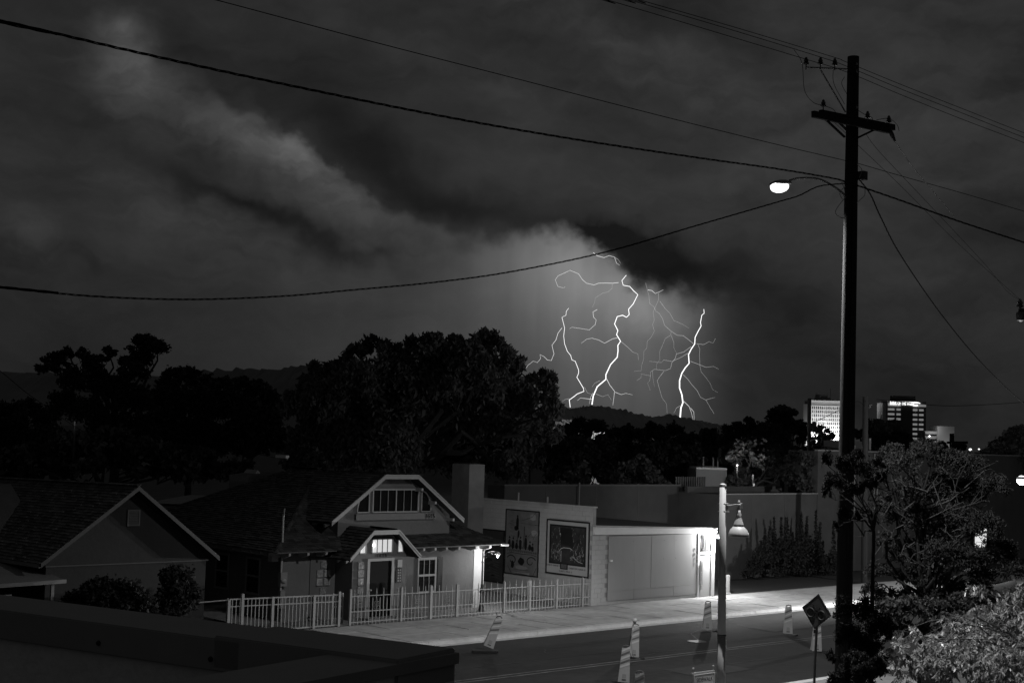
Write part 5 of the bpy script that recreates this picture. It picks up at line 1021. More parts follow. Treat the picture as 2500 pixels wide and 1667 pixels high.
oriented(MB(), at_d(1445, 1040, 170), at_d(1480, 1040, 170), 0, at_d(1445, 1038, 170)[2], 8).build('wall', m_white, lit_w); oriented(MB(), at_d(1350, 1024, 172), at_d(1420, 1024, 172), 0, at_d(1350, 1023, 172)[2], 8).build('annex_wall', m_lgrey, lit_w)
q = Vector(at_d(1462, 1052, 163)); point('lit_building_light', q, 700, .3); q = Vector(at_d(1380, 1022, 165)); point('lit_building_light', q, 120, .3)
far_lamp('lamp behind the shrubs above the warehouse parapet', 1840, 1182, 92, .06, 60); far_lamp('lamp on far tree line above warehouse roof', 1838, 1160, 96, .05, 40)
# street lamp at the right edge
RL = Vector(at_d(2494, 1172, 66)); r2 = thing('globe_street_lamp', 'lit street lamp at right edge above the foliage', 'street lamp', (RL.x, RL.y, 0))
MB().tube([(RL.x + .9, RL.y - .5, 0), (RL.x + .9, RL.y - .5, RL.z + .3), (RL.x, RL.y, RL.z + .25)], .06, 8).build('pole', m_dark, r2); MB().lathe(RL, [(.25, .06), (.2, .14), (.06, .2)], 10).build('head', m_galv, r2); MB().ball(RL, .22, 12, 8).build('bulb', mat('bulb_far_hot', .9, .5, 0, 1, 0, .3, 0, 2.2), r2); point('street_lamp_light_right', RL - Vector((0, 0, .35)), 2400, .1)
# lit shopfront seen through leaves at right
ls = thing('lit_doorway', 'bright lit doorway with blinds glimpsed through right tree', 'doorway', tuple(at_d(2398, 1330, 88)))
a, b_ = at_d(2380, 1286, 88), at_d(2408, 1335, 88); oriented(MB(), (a[0], a[1], 0), (b_[0], b_[1], 0), 0, a[2] + .1, .2).build('frame', m_lgrey, ls)
o = np.array([F0[0], F0[1], 0]) * .05; mm = MB(); mm.poly([tuple(np.array((a[0], a[1], b_[2])) - o), tuple(np.array((b_[0], b_[1], b_[2])) - o), tuple(np.array((b_[0], b_[1], a[2])) - o), tuple(np.array((a[0], a[1], a[2])) - o)]); mm.build('pane', mat('lit_pane', .6, .5, .3, 3, 0, .3, 0, .7), ls)
fw_ = thing('lattice_panel', 'small pale lattice panel glimpsed behind the right tree', 'screen', tuple(at_d(2290, 1370, 78))); a, b_ = Vector(at_d(2278, 1352, 78)), Vector(at_d(2304, 1352, 78)); c_ = Vector(at_d(2278, 1375, 78)); 
for k in range(7): MB().bar((a.x + (b_.x - a.x) * k / 6, a.y + (b_.y - a.y) * k / 6, c_.z), (a.x + (b_.x - a.x) * k / 6, a.y + (b_.y - a.y) * k / 6, a.z), .06, .04).build('slat', m_lgrey, fw_); 
for q in (a, b_): MB().box(q.x - .04, q.x + .04, q.y - .04, q.y + .04, 0, a.z).build('post', m_mgrey, fw_)
for k in range(4): MB().bar((a.x, a.y, c_.z + (a.z - c_.z) * k / 3), (b_.x, b_.y, c_.z + (a.z - c_.z) * k / 3), .04, .05).build('rail', m_lgrey, fw_)
# ================================================================== FOREGROUND PARAPET
PZ = 6.1; PA = thing('parapet', 'stucco roof parapet with metal coping at bottom left corner', 'parapet', (3.5, 6, 0))
m_cop = mat('coping_metal', .33, .55, .12, 4, .04, .4); m_pst = mat('parapet_stucco', .8, .95, .15, 25, .5)
cor = at_z(1112, 1588, PZ); fa = at_z(0, 1450, PZ); ia = at_z(0, 1488, PZ); ib = at_z(575, 1557, PZ); ic = at_z(850, 1600, PZ)
da = Vector(fa - cor).normalized(); na = Vector((-da.y, da.x, 0))
if na.dot(Vector((-F0[0], -F0[1], 0))) < 0: na = -na
wa = abs((Vector(ia) - Vector(cor)).dot(na)); wb = abs((Vector(ic) - Vector(cor)).dot(na)); wA = (wa + wb) / 2
C0 = Vector(cor); tj = (Vector(at_z(640, 1545, PZ)) - C0).dot(da)
def cop(s0, s1, dz, nm):
    P = [C0 + da * s0 - na * .0, C0 + da * s1, C0 + da * s1 + na * wA, C0 + da * s0 + na * wA]
    mb = MB().prism([(p.x, p.y, PZ + dz - .14) for p in P], (0, 0, .14)); o = mb.build(nm, m_cop, PA)
    bmx = bmesh.new(); bmx.from_mesh(o.data); bmesh.ops.bevel(bmx, geom=bmx.edges, offset=.006, segments=2, affect='EDGES'); bmx.to_mesh(o.data); bmx.free(); return o
cop(0.0, tj + .05, .012, 'coping'); cop(tj - .1, 6.5, 0, 'coping')
P = [C0 + na * .02, C0 + da * 6.5 + na * .02, C0 + da * 6.5 + na * (wA - .03), C0 + na * (wA - .03)]
MB().prism([(p.x, p.y, 0) for p in P], (0, 0, PZ - .13)).build('wall', m_pst, PA)
Bd = Vector(at_z(690, 1667, PZ)) - C0; db = Bd.normalized(); nb_ = Vector((db.y, -db.x, 0))
if nb_.dot(da) < 0: nb_ = -nb_
P = [C0 + db * 0, C0 + db * 6, C0 + db * 6 + nb_ * .3, C0 + nb_ * .3]
MB().prism([(p.x, p.y, 0) for p in P], (0, 0, PZ - .05)).build('return_wall', m_pst, PA)
P = [C0 - nb_ * .02 - db * .0, C0 + db * 6 - nb_ * .02, C0 + db * 6 + nb_ * .34, C0 + nb_ * .34]
MB().prism([(p.x, p.y, PZ - .05) for p in P], (0, 0, .045)).build('return_coping', m_cop, PA)
for t, z in ((tj + .06, -.09), (tj - .35, -.10), (tj + .75, -.09), (tj + 1.55, -.08)):
    p = C0 + da * t + na * (wA + .004); MB().ball((p.x, p.y, PZ + z), .012, 8, 5).build('screw', m_dark, PA)
# ================================================================== NEAR BLOCK WALL at bottom right
NW = thing('block_wall', 'painted concrete block garden wall under the bright foliage', 'wall', (36.6, 16, 0))
NWm = MB().box(36.62, 36.82, 8, 22.5, 0, .92).build('core', m_mortar, NW); nb2 = mat('garden_block', .18, .9, .1, 8, .25, .3, .06)
bk = MB().box(.004, .396, -.012, .04, .004, .196).mesh('block', nb2); half = MB().box(.004, .196, -.012, .04, .004, .196).mesh('block', nb2)
block_wall(NW, 36.6, 14.1, 22.5, .1, .92, [], 'y'); MB().box(36.55, 36.87, 8, 22.52, .92, .98).build('cap', m_conc, NW)

q = Vector(at_d(1800, 1135, 99)); point('workshop_fill_light', q + Vector((0, 0, -.15)), 300, .2)  # added light and lamp post to brighten the workshop wall
yl = thing('workshop_fill_lamp', 'added lamp brightening the white workshop, half hidden in tree', 'lamp', (q.x, q.y, 0))
MB().tube([(q.x, q.y, -.05), (q.x, q.y, q.z)], [.07, .05], 6).build('post', m_dark, yl); MB().ball(q, .05, 8, 6).build('bulb', m_far, yl)
# ================================================================== VEGETATION
def leaf_mesh(name, pts, nrm, size, m_, aspect=1.8, jitter=.5, hang=0.0, seed=0):
    """one diamond-shaped leaf (or leaf clump) per point"""
    r_ = np.random.default_rng(seed); n = len(pts)
    d = r_.normal(size=(n, 3)); d /= np.linalg.norm(d, axis=1)[:, None]
    if hang: d = d * (1 - hang) + np.array([0, 0, -1.0]) * hang; d /= np.linalg.norm(d, axis=1)[:, None]
    q = r_.normal(size=(n, 3)); 
    if nrm is not None: q = q * .6 + nrm
    side = np.cross(d, q); side /= np.linalg.norm(side, axis=1)[:, None] + 1e-9
    s = size * (1 + jitter * (r_.random(n) - .5))[:, None]; L_ = d * s * aspect / 2; W_ = side * s / 2
    bend = np.cross(side, d) * s * .12
    V = np.empty((n, 4, 3)); V[:, 0] = pts - L_; V[:, 1] = pts + W_ - L_ * .15 + bend; V[:, 2] = pts + L_; V[:, 3] = pts - W_ - L_ * .15 + bend
    me = bpy.data.meshes.new(name); me.vertices.add(4 * n); me.vertices.foreach_set('co', V.reshape(-1)); me.loops.add(4 * n); me.loops.foreach_set('vertex_index', np.arange(4 * n, dtype=np.int32))
    me.polygons.add(n); me.polygons.foreach_set('loop_start', np.arange(0, 4 * n, 4, dtype=np.int32)); me.polygons.foreach_set('loop_total', np.full(n, 4, dtype=np.int32)); me.update(calc_edges=True)
    me.materials.append(m_); return me
def lobe_points(lobes, n, seed, droop=0.0, shell=.55):
    """sub-clumped points through a set of ellipsoids (c, r)"""
    r_ = np.random.default_rng(seed); vol = np.array([l[1][0] * l[1][1] * l[1][2] for l in lobes]) ** .72; vol /= vol.sum(); out = []
    for (c, rad), f in zip(lobes, vol):
        k = max(8, int(n * f)); nc = max(6, k // 70)
        u = r_.normal(size=(nc, 3)); u /= np.linalg.norm(u, axis=1)[:, None]; u[:, 2] = np.where(u[:, 2] < -.5, -u[:, 2], u[:, 2])
        rr = shell + (1.05 - shell) * r_.random(nc) ** .6; cc = u * rr[:, None]
        idx = r_.integers(0, nc, k); sp = .17 * r_.normal(size=(k, 3)); p = cc[idx] + sp
        if droop: p[:, 2] -= droop * np.abs(r_.normal(size=k)) * (.4 + np.linalg.norm(cc[idx][:, :2], axis=1))
        out.append(np.array(c) + p * np.array(rad) * .82)
    return np.concatenate(out)
def plant_obj(name, me, parent):
    off = OFF.get(parent, (0, 0, 0)); o = bpy.data.objects.new(name, me); COL.objects.link(o); o.parent = parent; o.location = -Vector(off); return o
def limb(mb, a, b_, r0, r1, rnd, seg=6, wob=.08):
    a, b_ = Vector(a), Vector(b_); L_ = (b_ - a).length; pts = []; rs_ = []
    for i in range(6):
        t = i / 5; p = a.lerp(b_, t) + Vector((rnd.gauss(0, 1), rnd.gauss(0, 1), rnd.gauss(0, 1))) * L_ * wob * math.sin(math.pi * t) + Vector((0, 0, L_ * .1 * math.sin(math.pi * t))); pts.append(p); rs_.append(r0 + (r1 - r0) * t)
    mb.tube(pts, rs_, seg); return pts
def tree(name, label, D, base_px, lobes_px, n, leaf, m_, seed, cat='tree', group=None, trunk_r=.25, droop=.0, depth=1.0, dj=3.0, aspect=1.6, hang=.15, shell=.5, base_z=None, bark=None):
    """lobes_px: (x, y, radius) seen from the camera, spread in depth about distance D"""
    rnd = random.Random(seed); k = D / FPX; lobes = []
    for i, l in enumerate(lobes_px):
        x, y, r_ = l[:3]; ry = l[3] if len(l) > 3 else r_ * .85; dd = D + rnd.uniform(-dj, dj); c = at_d(x, y, dd); lobes.append((c, (r_ * k, r_ * k * depth, ry * k)))
    bx = at_d(base_px, 1150, D); z0 = 0 if base_z is None else base_z
    t = thing(name, label, cat, (float(bx[0]), float(bx[1]), z0), group)
    zc = np.mean([l[0][2] for l in lobes]); zmin = min(l[0][2] - l[1][2] for l in lobes); fork = Vector((bx[0], bx[1], max(z0 + .3, zmin + .15 * (zc - zmin))))
    tr = MB(); tr.tube([(bx[0], bx[1], z0 - .1), (bx[0] + rnd.uniform(-.1, .1), bx[1], (z0 + fork.z) / 2), fork], [trunk_r * 1.25, trunk_r, trunk_r * .8], 8)
    for c, rad in lobes:
        p = limb(tr, fork, c, trunk_r * .5, trunk_r * .1, rnd)
        for q in range(3): limb(tr, p[3 + q % 3], Vector(c) + Vector((rnd.uniform(-1, 1) * rad[0], rnd.uniform(-1, 1) * rad[1], rnd.uniform(-.3, .9) * rad[2])) * .8, trunk_r * .14, trunk_r * .04, rnd, 4)
    tr.build('trunk', bark or m_bark, t)
    P = lobe_points(lobes, n, seed, droop, shell); P = P[P[:, 2] > z0 + .05]
    plant_obj('crown', leaf_mesh('crown', P, None, leaf, m_, aspect, .6, hang, seed), t)
    return t
lf_far = leafmat('far_foliage', .05, .6, .3); lf_mid = leafmat('mid_foliage', .13, .55, .35); lf_pale = leafmat('pale_foliage', .11, .6, .3); lf_jun = leafmat('juniper_foliage', .022, .9, .4, .15, .1); lf_shrub = leafmat('shrub_foliage', .028, .8, .35, .2, .15)
# great round tree behind the bungalow
tree('elm_tree', 'huge round dark tree behind the bungalow roof', 86, 1010, [(718, 985, 34, 40), (745, 945, 36, 34), (790, 905, 40, 34), (835, 890, 36, 30), (868, 862, 34, 26), (915, 846, 40, 30), (948, 858, 34, 26), (985, 868, 34, 28), (1018, 842, 36, 30), (1060, 826, 30, 26), (1058, 850, 50, 40), (1105, 848, 40, 34), (1140, 852, 36, 30), (1180, 828, 40, 32), (1215, 850, 38, 34), (1245, 885, 36, 34), (1268, 905, 34, 30), (1300, 930, 34, 30), (1335, 918, 26, 26), (1342, 960, 32, 34), (1352, 1010, 30, 38), (1330, 1050, 40, 40), (1290, 985, 50, 46), (870, 930, 66), (960, 920, 72), (1060, 920, 76), (1150, 915, 70), (1225, 950, 60), (790, 985, 70), (880, 1010, 90), (990, 1000, 95), (1100, 1000, 95), (1205, 1020, 85), (760, 1060, 64), (840, 1090, 80), (950, 1090, 90), (1070, 1090, 90), (1180, 1100, 80), (1270, 1090, 66), (735, 1110, 44), (1250, 1140, 50)], 78000, .17, lf_mid, 11, trunk_r=.55, droop=.22, dj=3.5, aspect=2.4, hang=.5, group='trees behind the houses')
G1 = 'trees behind the houses'
tree('wispy_tree', 'tall wispy tree with open crown at far left', 98, 280, [(120, 895, 34), (150, 880, 34), (165, 862, 22), (200, 866, 20), (215, 895, 38), (250, 885, 28), (268, 868, 26), (300, 880, 26), (335, 845, 34), (352, 838, 30), (385, 862, 38), (340, 880, 42), (330, 915, 40), (180, 930, 45), (240, 930, 42), (160, 990, 50), (210, 1010, 50), (290, 950, 45), (330, 985, 55), (260, 1060, 60), (340, 1060, 60)], 30000, .14, lf_far, 12, group=G1, trunk_r=.35, dj=2.5, shell=.3, depth=.8)
tree('bushy_tree', 'low bushy tree at left edge under the drop wire', 104, 40, [(20, 1020, 50), (70, 1000, 36), (110, 1030, 45), (30, 1090, 70), (110, 1100, 70), (-40, 1040, 60)], 14400, .2, lf_far, 13, group=G1, dj=3)
tree('bushy_tree', 'rounded dark tree right of the wispy tree', 108, 460, [(420, 925, 36), (460, 930, 40), (500, 950, 40), (410, 980, 55), (470, 1000, 70), (400, 1060, 70), (490, 1080, 70)], 17600, .2, lf_far, 14, group=G1, dj=3)
tree('bushy_tree', 'rounded dark tree touching left side of huge tree', 102, 610, [(545, 950, 36), (585, 950, 34), (625, 955, 34), (655, 980, 38), (560, 1000, 60), (630, 1030, 60), (580, 1080, 70), (660, 1080, 55)], 17600, .2, lf_far, 15, group=G1, dj=3)
tree('bushy_tree', 'black mass of low tree above the gabled house roof', 90, 250, [(180, 1120, 75), (260, 1110, 75), (340, 1130, 70), (420, 1140, 70), (500, 1150, 65), (100, 1140, 70), (20, 1150, 70), (580, 1160, 50)], 12000, .3, lf_far, 16, group=G1, dj=3)
tree('shrub_tree', 'small dark tree between back house and bungalow roof', 72, 735, [(720, 1140, 32), (745, 1120, 34), (740, 1165, 34), (770, 1130, 30)], 4500, .2, lf_far, 17, group=G1, dj=1)
G2 = 'far tree line beyond the warehouse'
for i, (D, bx, lob, lab) in enumerate((
    (135, 1410, [(1380, 1060, 45), (1420, 1035, 40), (1450, 1045, 40), (1400, 1100, 60), (1450, 1110, 60)], 'rounded far tree just right of huge tree'),
    (140, 1530, [(1500, 1050, 34), (1530, 1030, 22), (1535, 1018, 12), (1550, 1050, 36), (1510, 1100, 60), (1560, 1110, 55)], 'far tree with small pointed top below lightning'),
    (138, 1620, [(1585, 1018, 20), (1600, 1035, 36), (1640, 1040, 36), (1665, 1060, 36), (1600, 1100, 60), (1660, 1110, 60)], 'far tree with flat tuft before mountain foot'),
    (145, 1720, [(1700, 1060, 36), (1730, 1045, 30), (1750, 1060, 34), (1700, 1110, 50), (1760, 1110, 50)], 'low far tree between tuft tree and tall tree'),
    (132, 1830, [(1790, 1045, 34), (1830, 1018, 16), (1825, 1030, 26), (1850, 1045, 34), (1800, 1090, 60), (1860, 1100, 60)], 'far tree with spiky top left of tall tree'),
    (128, 1910, [(1895, 1005, 22), (1920, 1003, 26), (1905, 1025, 36), (1930, 1060, 50), (1880, 1080, 55), (1950, 1045, 26)], 'tallest far tree left of the office tower'),
    (100, 2010, [(1985, 1035, 12), (2000, 1045, 20), (2020, 1060, 22), (2010, 1075, 24), (2035, 1085, 20), (1990, 1080, 22), (2000, 1100, 30), (2035, 1110, 30)], 'loose tree in front of the lit office tower'),
    (110, 2160, [(2125, 1050, 30), (2150, 1045, 28), (2180, 1050, 30), (2205, 1068, 26), (2140, 1085, 40), (2190, 1090, 36), (2100, 1060, 20)], 'dark rounded tree before the bank tower'),
    (120, 2270, [(2240, 1090, 22), (2265, 1080, 14), (2285, 1095, 18), (2300, 1088, 14), (2340, 1090, 16)], 'low dark scrub below the parking structure'),
    (95, 2470, [(2440, 1090, 26), (2470, 1075, 36), (2500, 1060, 36), (2420, 1110, 34), (2480, 1130, 50), (2520, 1100, 50)], 'dark tree at right edge above globe lamp'))):
    loose = 'loose' in lab; lob = [(x, y + (24 if 1480 < bx < 1800 else 12 if bx < 1880 else 4), r_) for x, y, r_ in lob]
    tree('far_tree', lab, D, bx, lob, 3400 if loose else 8500, .18 if loose else .22, lf_far, 30 + i, group=G2, dj=2.5, trunk_r=.2, shell=.25 if loose else .45)
tree('grove_tree', 'dark tree before the end wall of the tall warehouse', 79.5, 1965, [(1950, 1130, 34), (1985, 1150, 34), (1940, 1175, 34), (2005, 1115, 26), (1975, 1190, 34), (1920, 1160, 26)], 6500, .16, lf_far, 55, group=G2, dj=.8, trunk_r=.12)
tree('grove_tree', 'dark full tree filling middle distance above warehouse roof', 112, 1440, [(1340, 1120, 60), (1400, 1120, 60), (1460, 1110, 55), (1380, 1170, 60), (1450, 1170, 60)], 8000, .26, lf_far, 50, group=G2, dj=3)
tree('grove_tree', 'dark full tree left of the white workshop', 112, 1640, [(1600, 1120, 50), (1640, 1130, 50), (1680, 1120, 40), (1660, 1170, 45), (1690, 1175, 30)], 7500, .26, lf_far, 51, group=G2, dj=3)
tree('grove_tree', 'dark full tree right of the white workshop', 104, 1830, [(1790, 1120, 40), (1830, 1110, 50), (1880, 1120, 50), (1800, 1165, 34), (1860, 1165, 45), (1920, 1150, 40), (1950, 1120, 40)], 8500, .24, lf_far, 52, group=G2, dj=3)
tree('pale_shrub', 'pale grey leafy shrub rising above the warehouse parapet', 82, 1550, [(1530, 1150, 30), (1560, 1140, 32), (1590, 1165, 30), (1515, 1180, 26), (1555, 1180, 30), (1610, 1185, 22)], 5200, .17, lf_pale, 53, 'shrub', G2, .1, dj=1)
tree('bare_shrub', 'twiggy pale shrub left of the grey leafy shrub', 80, 1405, [(1395, 1170, 26), (1420, 1150, 26), (1440, 1180, 24), (1370, 1185, 20)], 900, .15, lf_pale, 54, 'shrub', G2, .09, dj=1)
# shrubs in front of the left house and on the lot
def shrub(label, D, lob, n, leaf, seed, m_=None, grp='shrubs by the left house', name='shrub'):
    return tree(name, label, D, lob[0][0], lob, n, leaf, m_ or lf_shrub, seed, 'shrub', grp, .06, dj=.4, shell=.6, hang=0)
shrub('wide clipped dark shrub before the gabled house', 44.8, [(250, 1460, 62, 48), (200, 1480, 50, 40), (310, 1465, 58, 46), (350, 1490, 40, 40)], 9000, .085, 60)
shrub('taller rounded dark shrub right of the clipped one', 46.6, [(430, 1430, 44, 52), (420, 1480, 44, 50), (455, 1470, 38, 50)], 7000, .085, 61)
# spiky bush in the lot
SB = thing('spiky_bush', 'dark bush with upright pointed shoots on the lot by stucco wall', 'bush', tuple(at_n(1910, 1420, 46)), 'plants on the lot')
k = 77 / FPX; rnd = random.Random(5)
lob = [(at_n(x, y, 45.9), (rx * k, rx * k * .4, ry * k)) for x, y, rx, ry in ((1870, 1380, 55, 40), (1930, 1375, 60, 45), (1990, 1385, 55, 42), (1835, 1395, 35, 26), (2030, 1390, 45, 40), (1900, 1345, 45, 30), (1960, 1340, 50, 34))]
P = [lobe_points(lob, 12000, 70, 0, .5)]
stems = MB()
for x, y0, y1 in ((1890, 1262, 1370), (1907, 1262, 1370), (1922, 1264, 1370), (1880, 1285, 1370), (1945, 1280, 1370), (1956, 1258, 1370), (1970, 1262, 1370), (1992, 1246, 1370), (2003, 1275, 1370), (1868, 1290, 1370), (1935, 1300, 1370), (2034, 1282, 1380), (1858, 1320, 1380), (2010, 1320, 1380)):
    a = at_n(x + rnd.uniform(-6, 6), y1, 45.9 + rnd.uniform(-.3, .3)); b_ = at_n(x, y0, 45.9); stems.tube([a, (a + b_) / 2, b_], [.02, .015, .006], 4)
    t = np.linspace(0, 1, 230)[:, None]; P.append(a + (b_ - a) * t + rng.normal(size=(230, 3)) * (.11 * (1.05 - t)))
P = np.concatenate(P); P = P[P[:, 2] > .05]; stems.build('stem', m_bark, SB); plant_obj('foliage', leaf_mesh('foliage', P, None, .09, lf_shrub, 2.0, .6, 0, 70), SB)
tree('low_shrub', 'small dark shrub at left foot of the spiky bush', 76, 1830, [(1820, 1370, 18), (1835, 1390, 22), (1845, 1375, 20)], 1800, .09, lf_shrub, 71, 'shrub', 'plants on the lot', .05, dj=.3)
# juniper in front of the utility pole
lf_jun2 = leafmat('juniper_sprigs', .05, .8, .4, .2, .2)
tree('juniper_tree', 'dark ragged juniper hanging in front of the utility pole', 33.5, 2135, [(2065, 1140, 30, 30), (2100, 1150, 34, 30), (2040, 1180, 30, 34), (2018, 1205, 15, 34), (2020, 1125, 24, 24), (2080, 1200, 30, 26), (2118, 1180, 28, 30), (2060, 1255, 26, 24), (2095, 1262, 26, 20), (2140, 1130, 22, 22), (2150, 1170, 20, 24), (2040, 1290, 14, 18), (2090, 1110, 26, 20)], 12000, .026, lf_jun, 80, group='near trees at the right', trunk_r=.05, dj=.8, aspect=2.6, hang=.25, shell=.15, bark=mat('dark_bark', .02, .95, .3, 12, .5))
tree('juniper_tree', 'lower dark juniper at foot of the utility pole', 32.5, 2085, [(2060, 1490, 34, 40), (2110, 1500, 40, 44), (2075, 1560, 40, 44), (2120, 1590, 46, 44), (2030, 1610, 18, 22), (2150, 1540, 40, 46)], 14000, .026, lf_jun, 81, group='near trees at the right', trunk_r=.05, dj=.8, aspect=2.6, hang=.1, shell=.15, bark=mat('dark_bark', .02, .95, .3, 12, .5))
tree('juniper_shrub', 'greyer juniper shrub at bottom edge below the utility pole', 31.5, 2080, [(2090, 1620, 34, 36), (2070, 1655, 36, 34), (2110, 1650, 34, 34), (2030, 1665, 20, 20), (2140, 1640, 30, 34)], 9000, .03, lf_jun2, 83, 'shrub', 'near trees at the right', trunk_r=.05, dj=.6, aspect=2.8, hang=-.25, shell=.15)
lf_open = leafmat('open_tree_foliage', .032, .8, .4, .2, .2)
# open branched tree at right
RTt = tree('open_tree', 'open twiggy tree with visible trunk right of the utility pole', 43, 2262, [(2200, 1140, 45), (2260, 1110, 45), (2320, 1130, 50), (2380, 1140, 45), (2230, 1200, 55), (2300, 1200, 60), (2370, 1210, 55), (2430, 1190, 40), (2190, 1260, 45), (2250, 1270, 50), (2330, 1280, 60), (2400, 1290, 50), (2160, 1320, 30), (2220, 1350, 50), (2300, 1360, 55), (2370, 1370, 50), (2440, 1350, 50), (2150, 1400, 36), (2230, 1410, 40), (2310, 1420, 45), (2390, 1420, 45), (2470, 1400, 40), (2140, 1150, 34), (2155, 1230, 36), (2120, 1250, 26), (2160, 1460, 40), (2215, 1470, 42), (2275, 1465, 42), (2335, 1455, 42), (2130, 1440, 30), (2400, 1455, 40), (2180, 1110, 34)], 62000, .038, lf_open, 82, group='near trees at the right', bark=mat('dark_bark', .02, .95, .3, 12, .5), trunk_r=.14, dj=1.4, aspect=2.2, hang=.25, shell=.35)
tw = MB(); rnd = random.Random(21); base_ = Vector(at_d(2262, 1330, 43))
for k in range(46):
    a = base_ + Vector((rnd.uniform(-.3, .3), rnd.uniform(-.3, .3), rnd.uniform(-.8, 1.6))); x = rnd.uniform(2110, 2460); y = rnd.uniform(1110, 1400)
    p = limb(tw, a, at_d(x, y, 43 + rnd.uniform(-1.4, 1.0)), .028, .006, rnd, 4, .07)
    for q in (3, 4, 5): limb(tw, p[q], p[q] + Vector((rnd.uniform(-.5, .5), rnd.uniform(-.5, .5), rnd.uniform(-.3, .25))), .009, .004, rnd, 4, .1)
tw.build('twigs', mat('twig_bark', .05, .9, .2, 15, .1), RTt); RTt.children[-1]['kind'] = 'stuff'
tree('understorey_shrub', 'dim leafy shrub between the open tree and bright branches', 41, 2250, [(2170, 1490, 34, 30), (2220, 1485, 38, 34), (2280, 1490, 38, 34), (2340, 1480, 38, 34), (2200, 1530, 34, 30), (2260, 1540, 36, 30), (2320, 1520, 36, 30), (2400, 1465, 36, 30), (2150, 1545, 26, 26)], 15000, .062, leafmat('understorey_foliage', .06, .7, .45, .3, .3), 90, 'shrub', 'near trees at the right', .05, dj=.8, aspect=2.2, hang=.4, shell=.25)
# bright leafy tree, bottom right: compound leaves along drooping shoots
BT = thing('leafy_tree', 'brightly lit leafy branches with drooping leaves at bottom right', 'tree', (37.5, 17.5, 0), 'near trees at the right')
lf_bright = leafmat('bright_leaves', .34, .32, .6, .45, .7); rnd = random.Random(9); br = MB(); LP_, LD_, LN_ = [], [], []
def shoot(a, b_, nl, size, r0=.006):
    a, b_ = np.array(a), np.array(b_); L_ = np.linalg.norm(b_ - a); mid = (a + b_) / 2 + np.array([0, 0, .12 * L_]); pts = [(1 - t) ** 2 * a + 2 * t * (1 - t) * mid + t * t * b_ for t in np.linspace(0, 1, 7)]
    br.tube(pts, [r0 * (1 - .8 * i / 6) for i in range(7)], 4)
    for j in range(nl):
        t = rnd.uniform(.15, 1); p = (1 - t) ** 2 * a + 2 * t * (1 - t) * mid + t * t * b_; fan = rnd.randint(5, 9)           # a leaf spray
        ax = np.array([rnd.gauss(0, 1), rnd.gauss(0, 1), rnd.gauss(-.4, .5)]); ax /= np.linalg.norm(ax); ln = size * rnd.uniform(2.2, 4)
        for q in range(fan):
            for sd in (-1, 1):
                c = p + ax * ln * (q + .5) / fan + np.array([0, 0, -.5 * ln * ((q + .5) / fan) ** 2]); s_ = np.cross(ax, [0, 0, 1]); s_ /= np.linalg.norm(s_) + 1e-6
                d = s_ * sd * .8 + ax * .35 + np.array([rnd.gauss(0, .3), rnd.gauss(0, .3), -.65 + rnd.gauss(0, .35)]); d /= np.linalg.norm(d); LP_.append(c + d * size * .5); LD_.append(d); LN_.append(np.array([rnd.gauss(0, .4), rnd.gauss(.3, .4), 1]))
DB = 38.3
def P3(x, y, dd=0): return at_d(x, y, DB + dd)
hub = P3(2570, 1600, 1.5); br.tube([(hub[0], hub[1], 0), hub], [.16, .12], 8)
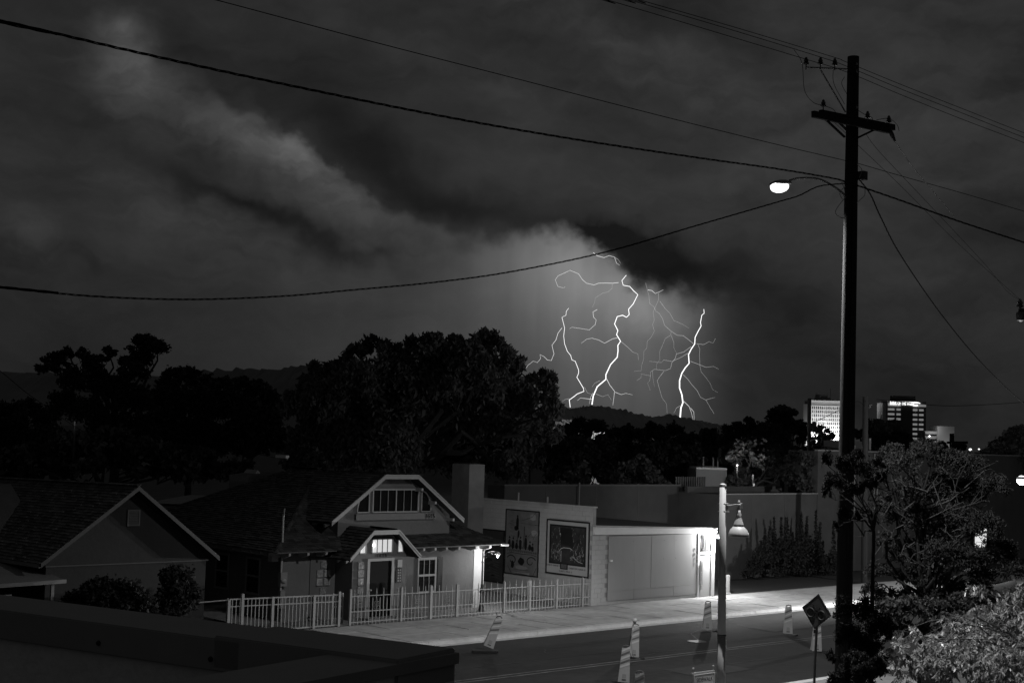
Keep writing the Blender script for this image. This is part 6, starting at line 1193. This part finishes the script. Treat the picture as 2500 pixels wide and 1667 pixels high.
mains = [(2390, 1490), (2300, 1525), (2240, 1560), (2170, 1580), (2130, 1610), (2215, 1612), (2440, 1465), (2480, 1440), (2350, 1600), (2420, 1580), (2480, 1560), (2300, 1590), (2400, 1640), (2460, 1620), (2520, 1500), (2500, 1610), (2430, 1530), (2270, 1480), (2340, 1470), (2450, 1500), (2490, 1480), (2380, 1540), (2440, 1650), (2490, 1650), (2340, 1540), (2200, 1540), (2410, 1610), (2470, 1590), (2490, 1455), (2440, 1445), (2400, 1460), (2150, 1600), (2190, 1620), (2110, 1620), (2280, 1610)]
for (x, y) in mains:
    dd = rnd.uniform(-1.3, 1.3) - (y - 1550) * .034; e = P3(x, y, dd); s0 = hub + np.array([rnd.uniform(-.2, .2)] * 3); limb(br, s0, e, .022, .006, rnd, 5, .05)
    for j in range(12):
        t = rnd.uniform(.5, 1); st_ = s0 + (e - s0) * t; w_ = .95 if x > 2330 else .65
        en = st_ + np.array([rnd.uniform(-1, 1) * w_, rnd.uniform(-1, 1) * w_, rnd.uniform(-.6, .5)]) * rnd.choice((.6, 1, 1, 1.35)); shoot(st_, en, 4 if x > 2330 else 3, .078)
LP_, LD_, LN_ = np.array(LP_), np.array(LD_), np.array(LN_)
def oriented_leaves(name, P, D_, Nn, size, m_, seed):
    r_ = np.random.default_rng(seed); n = len(P); s = size * (.75 + .5 * r_.random(n))[:, None]; side = np.cross(D_, Nn); side /= np.linalg.norm(side, axis=1)[:, None] + 1e-9; up_ = np.cross(side, D_)
    V = np.empty((n, 6, 3)); V[:, 0] = P - D_ * s * .5; V[:, 1] = P - D_ * s * .1 + side * s * .15 - up_ * s * .05; V[:, 2] = P + D_ * s * .25 + side * s * .12 - up_ * s * .08; V[:, 3] = P + D_ * s * .6 - up_ * s * .16; V[:, 4] = P + D_ * s * .25 - side * s * .15 - up_ * s * .08; V[:, 5] = P - D_ * s * .1 - side * s * .15 - up_ * s * .05
    me = bpy.data.meshes.new(name); me.vertices.add(6 * n); me.vertices.foreach_set('co', V.reshape(-1)); me.loops.add(6 * n); me.loops.foreach_set('vertex_index', np.arange(6 * n, dtype=np.int32)); me.polygons.add(n); me.polygons.foreach_set('loop_start', np.arange(0, 6 * n, 6, dtype=np.int32)); me.polygons.foreach_set('loop_total', np.full(n, 6, dtype=np.int32)); me.update(calc_edges=True); me.materials.append(m_); return me
br.build('branch', mat('pale_bark', .10, .8, .2, 15, .2), BT); plant_obj('foliage', oriented_leaves('foliage', LP_, LD_, LN_, .155, lf_bright, 3), BT)
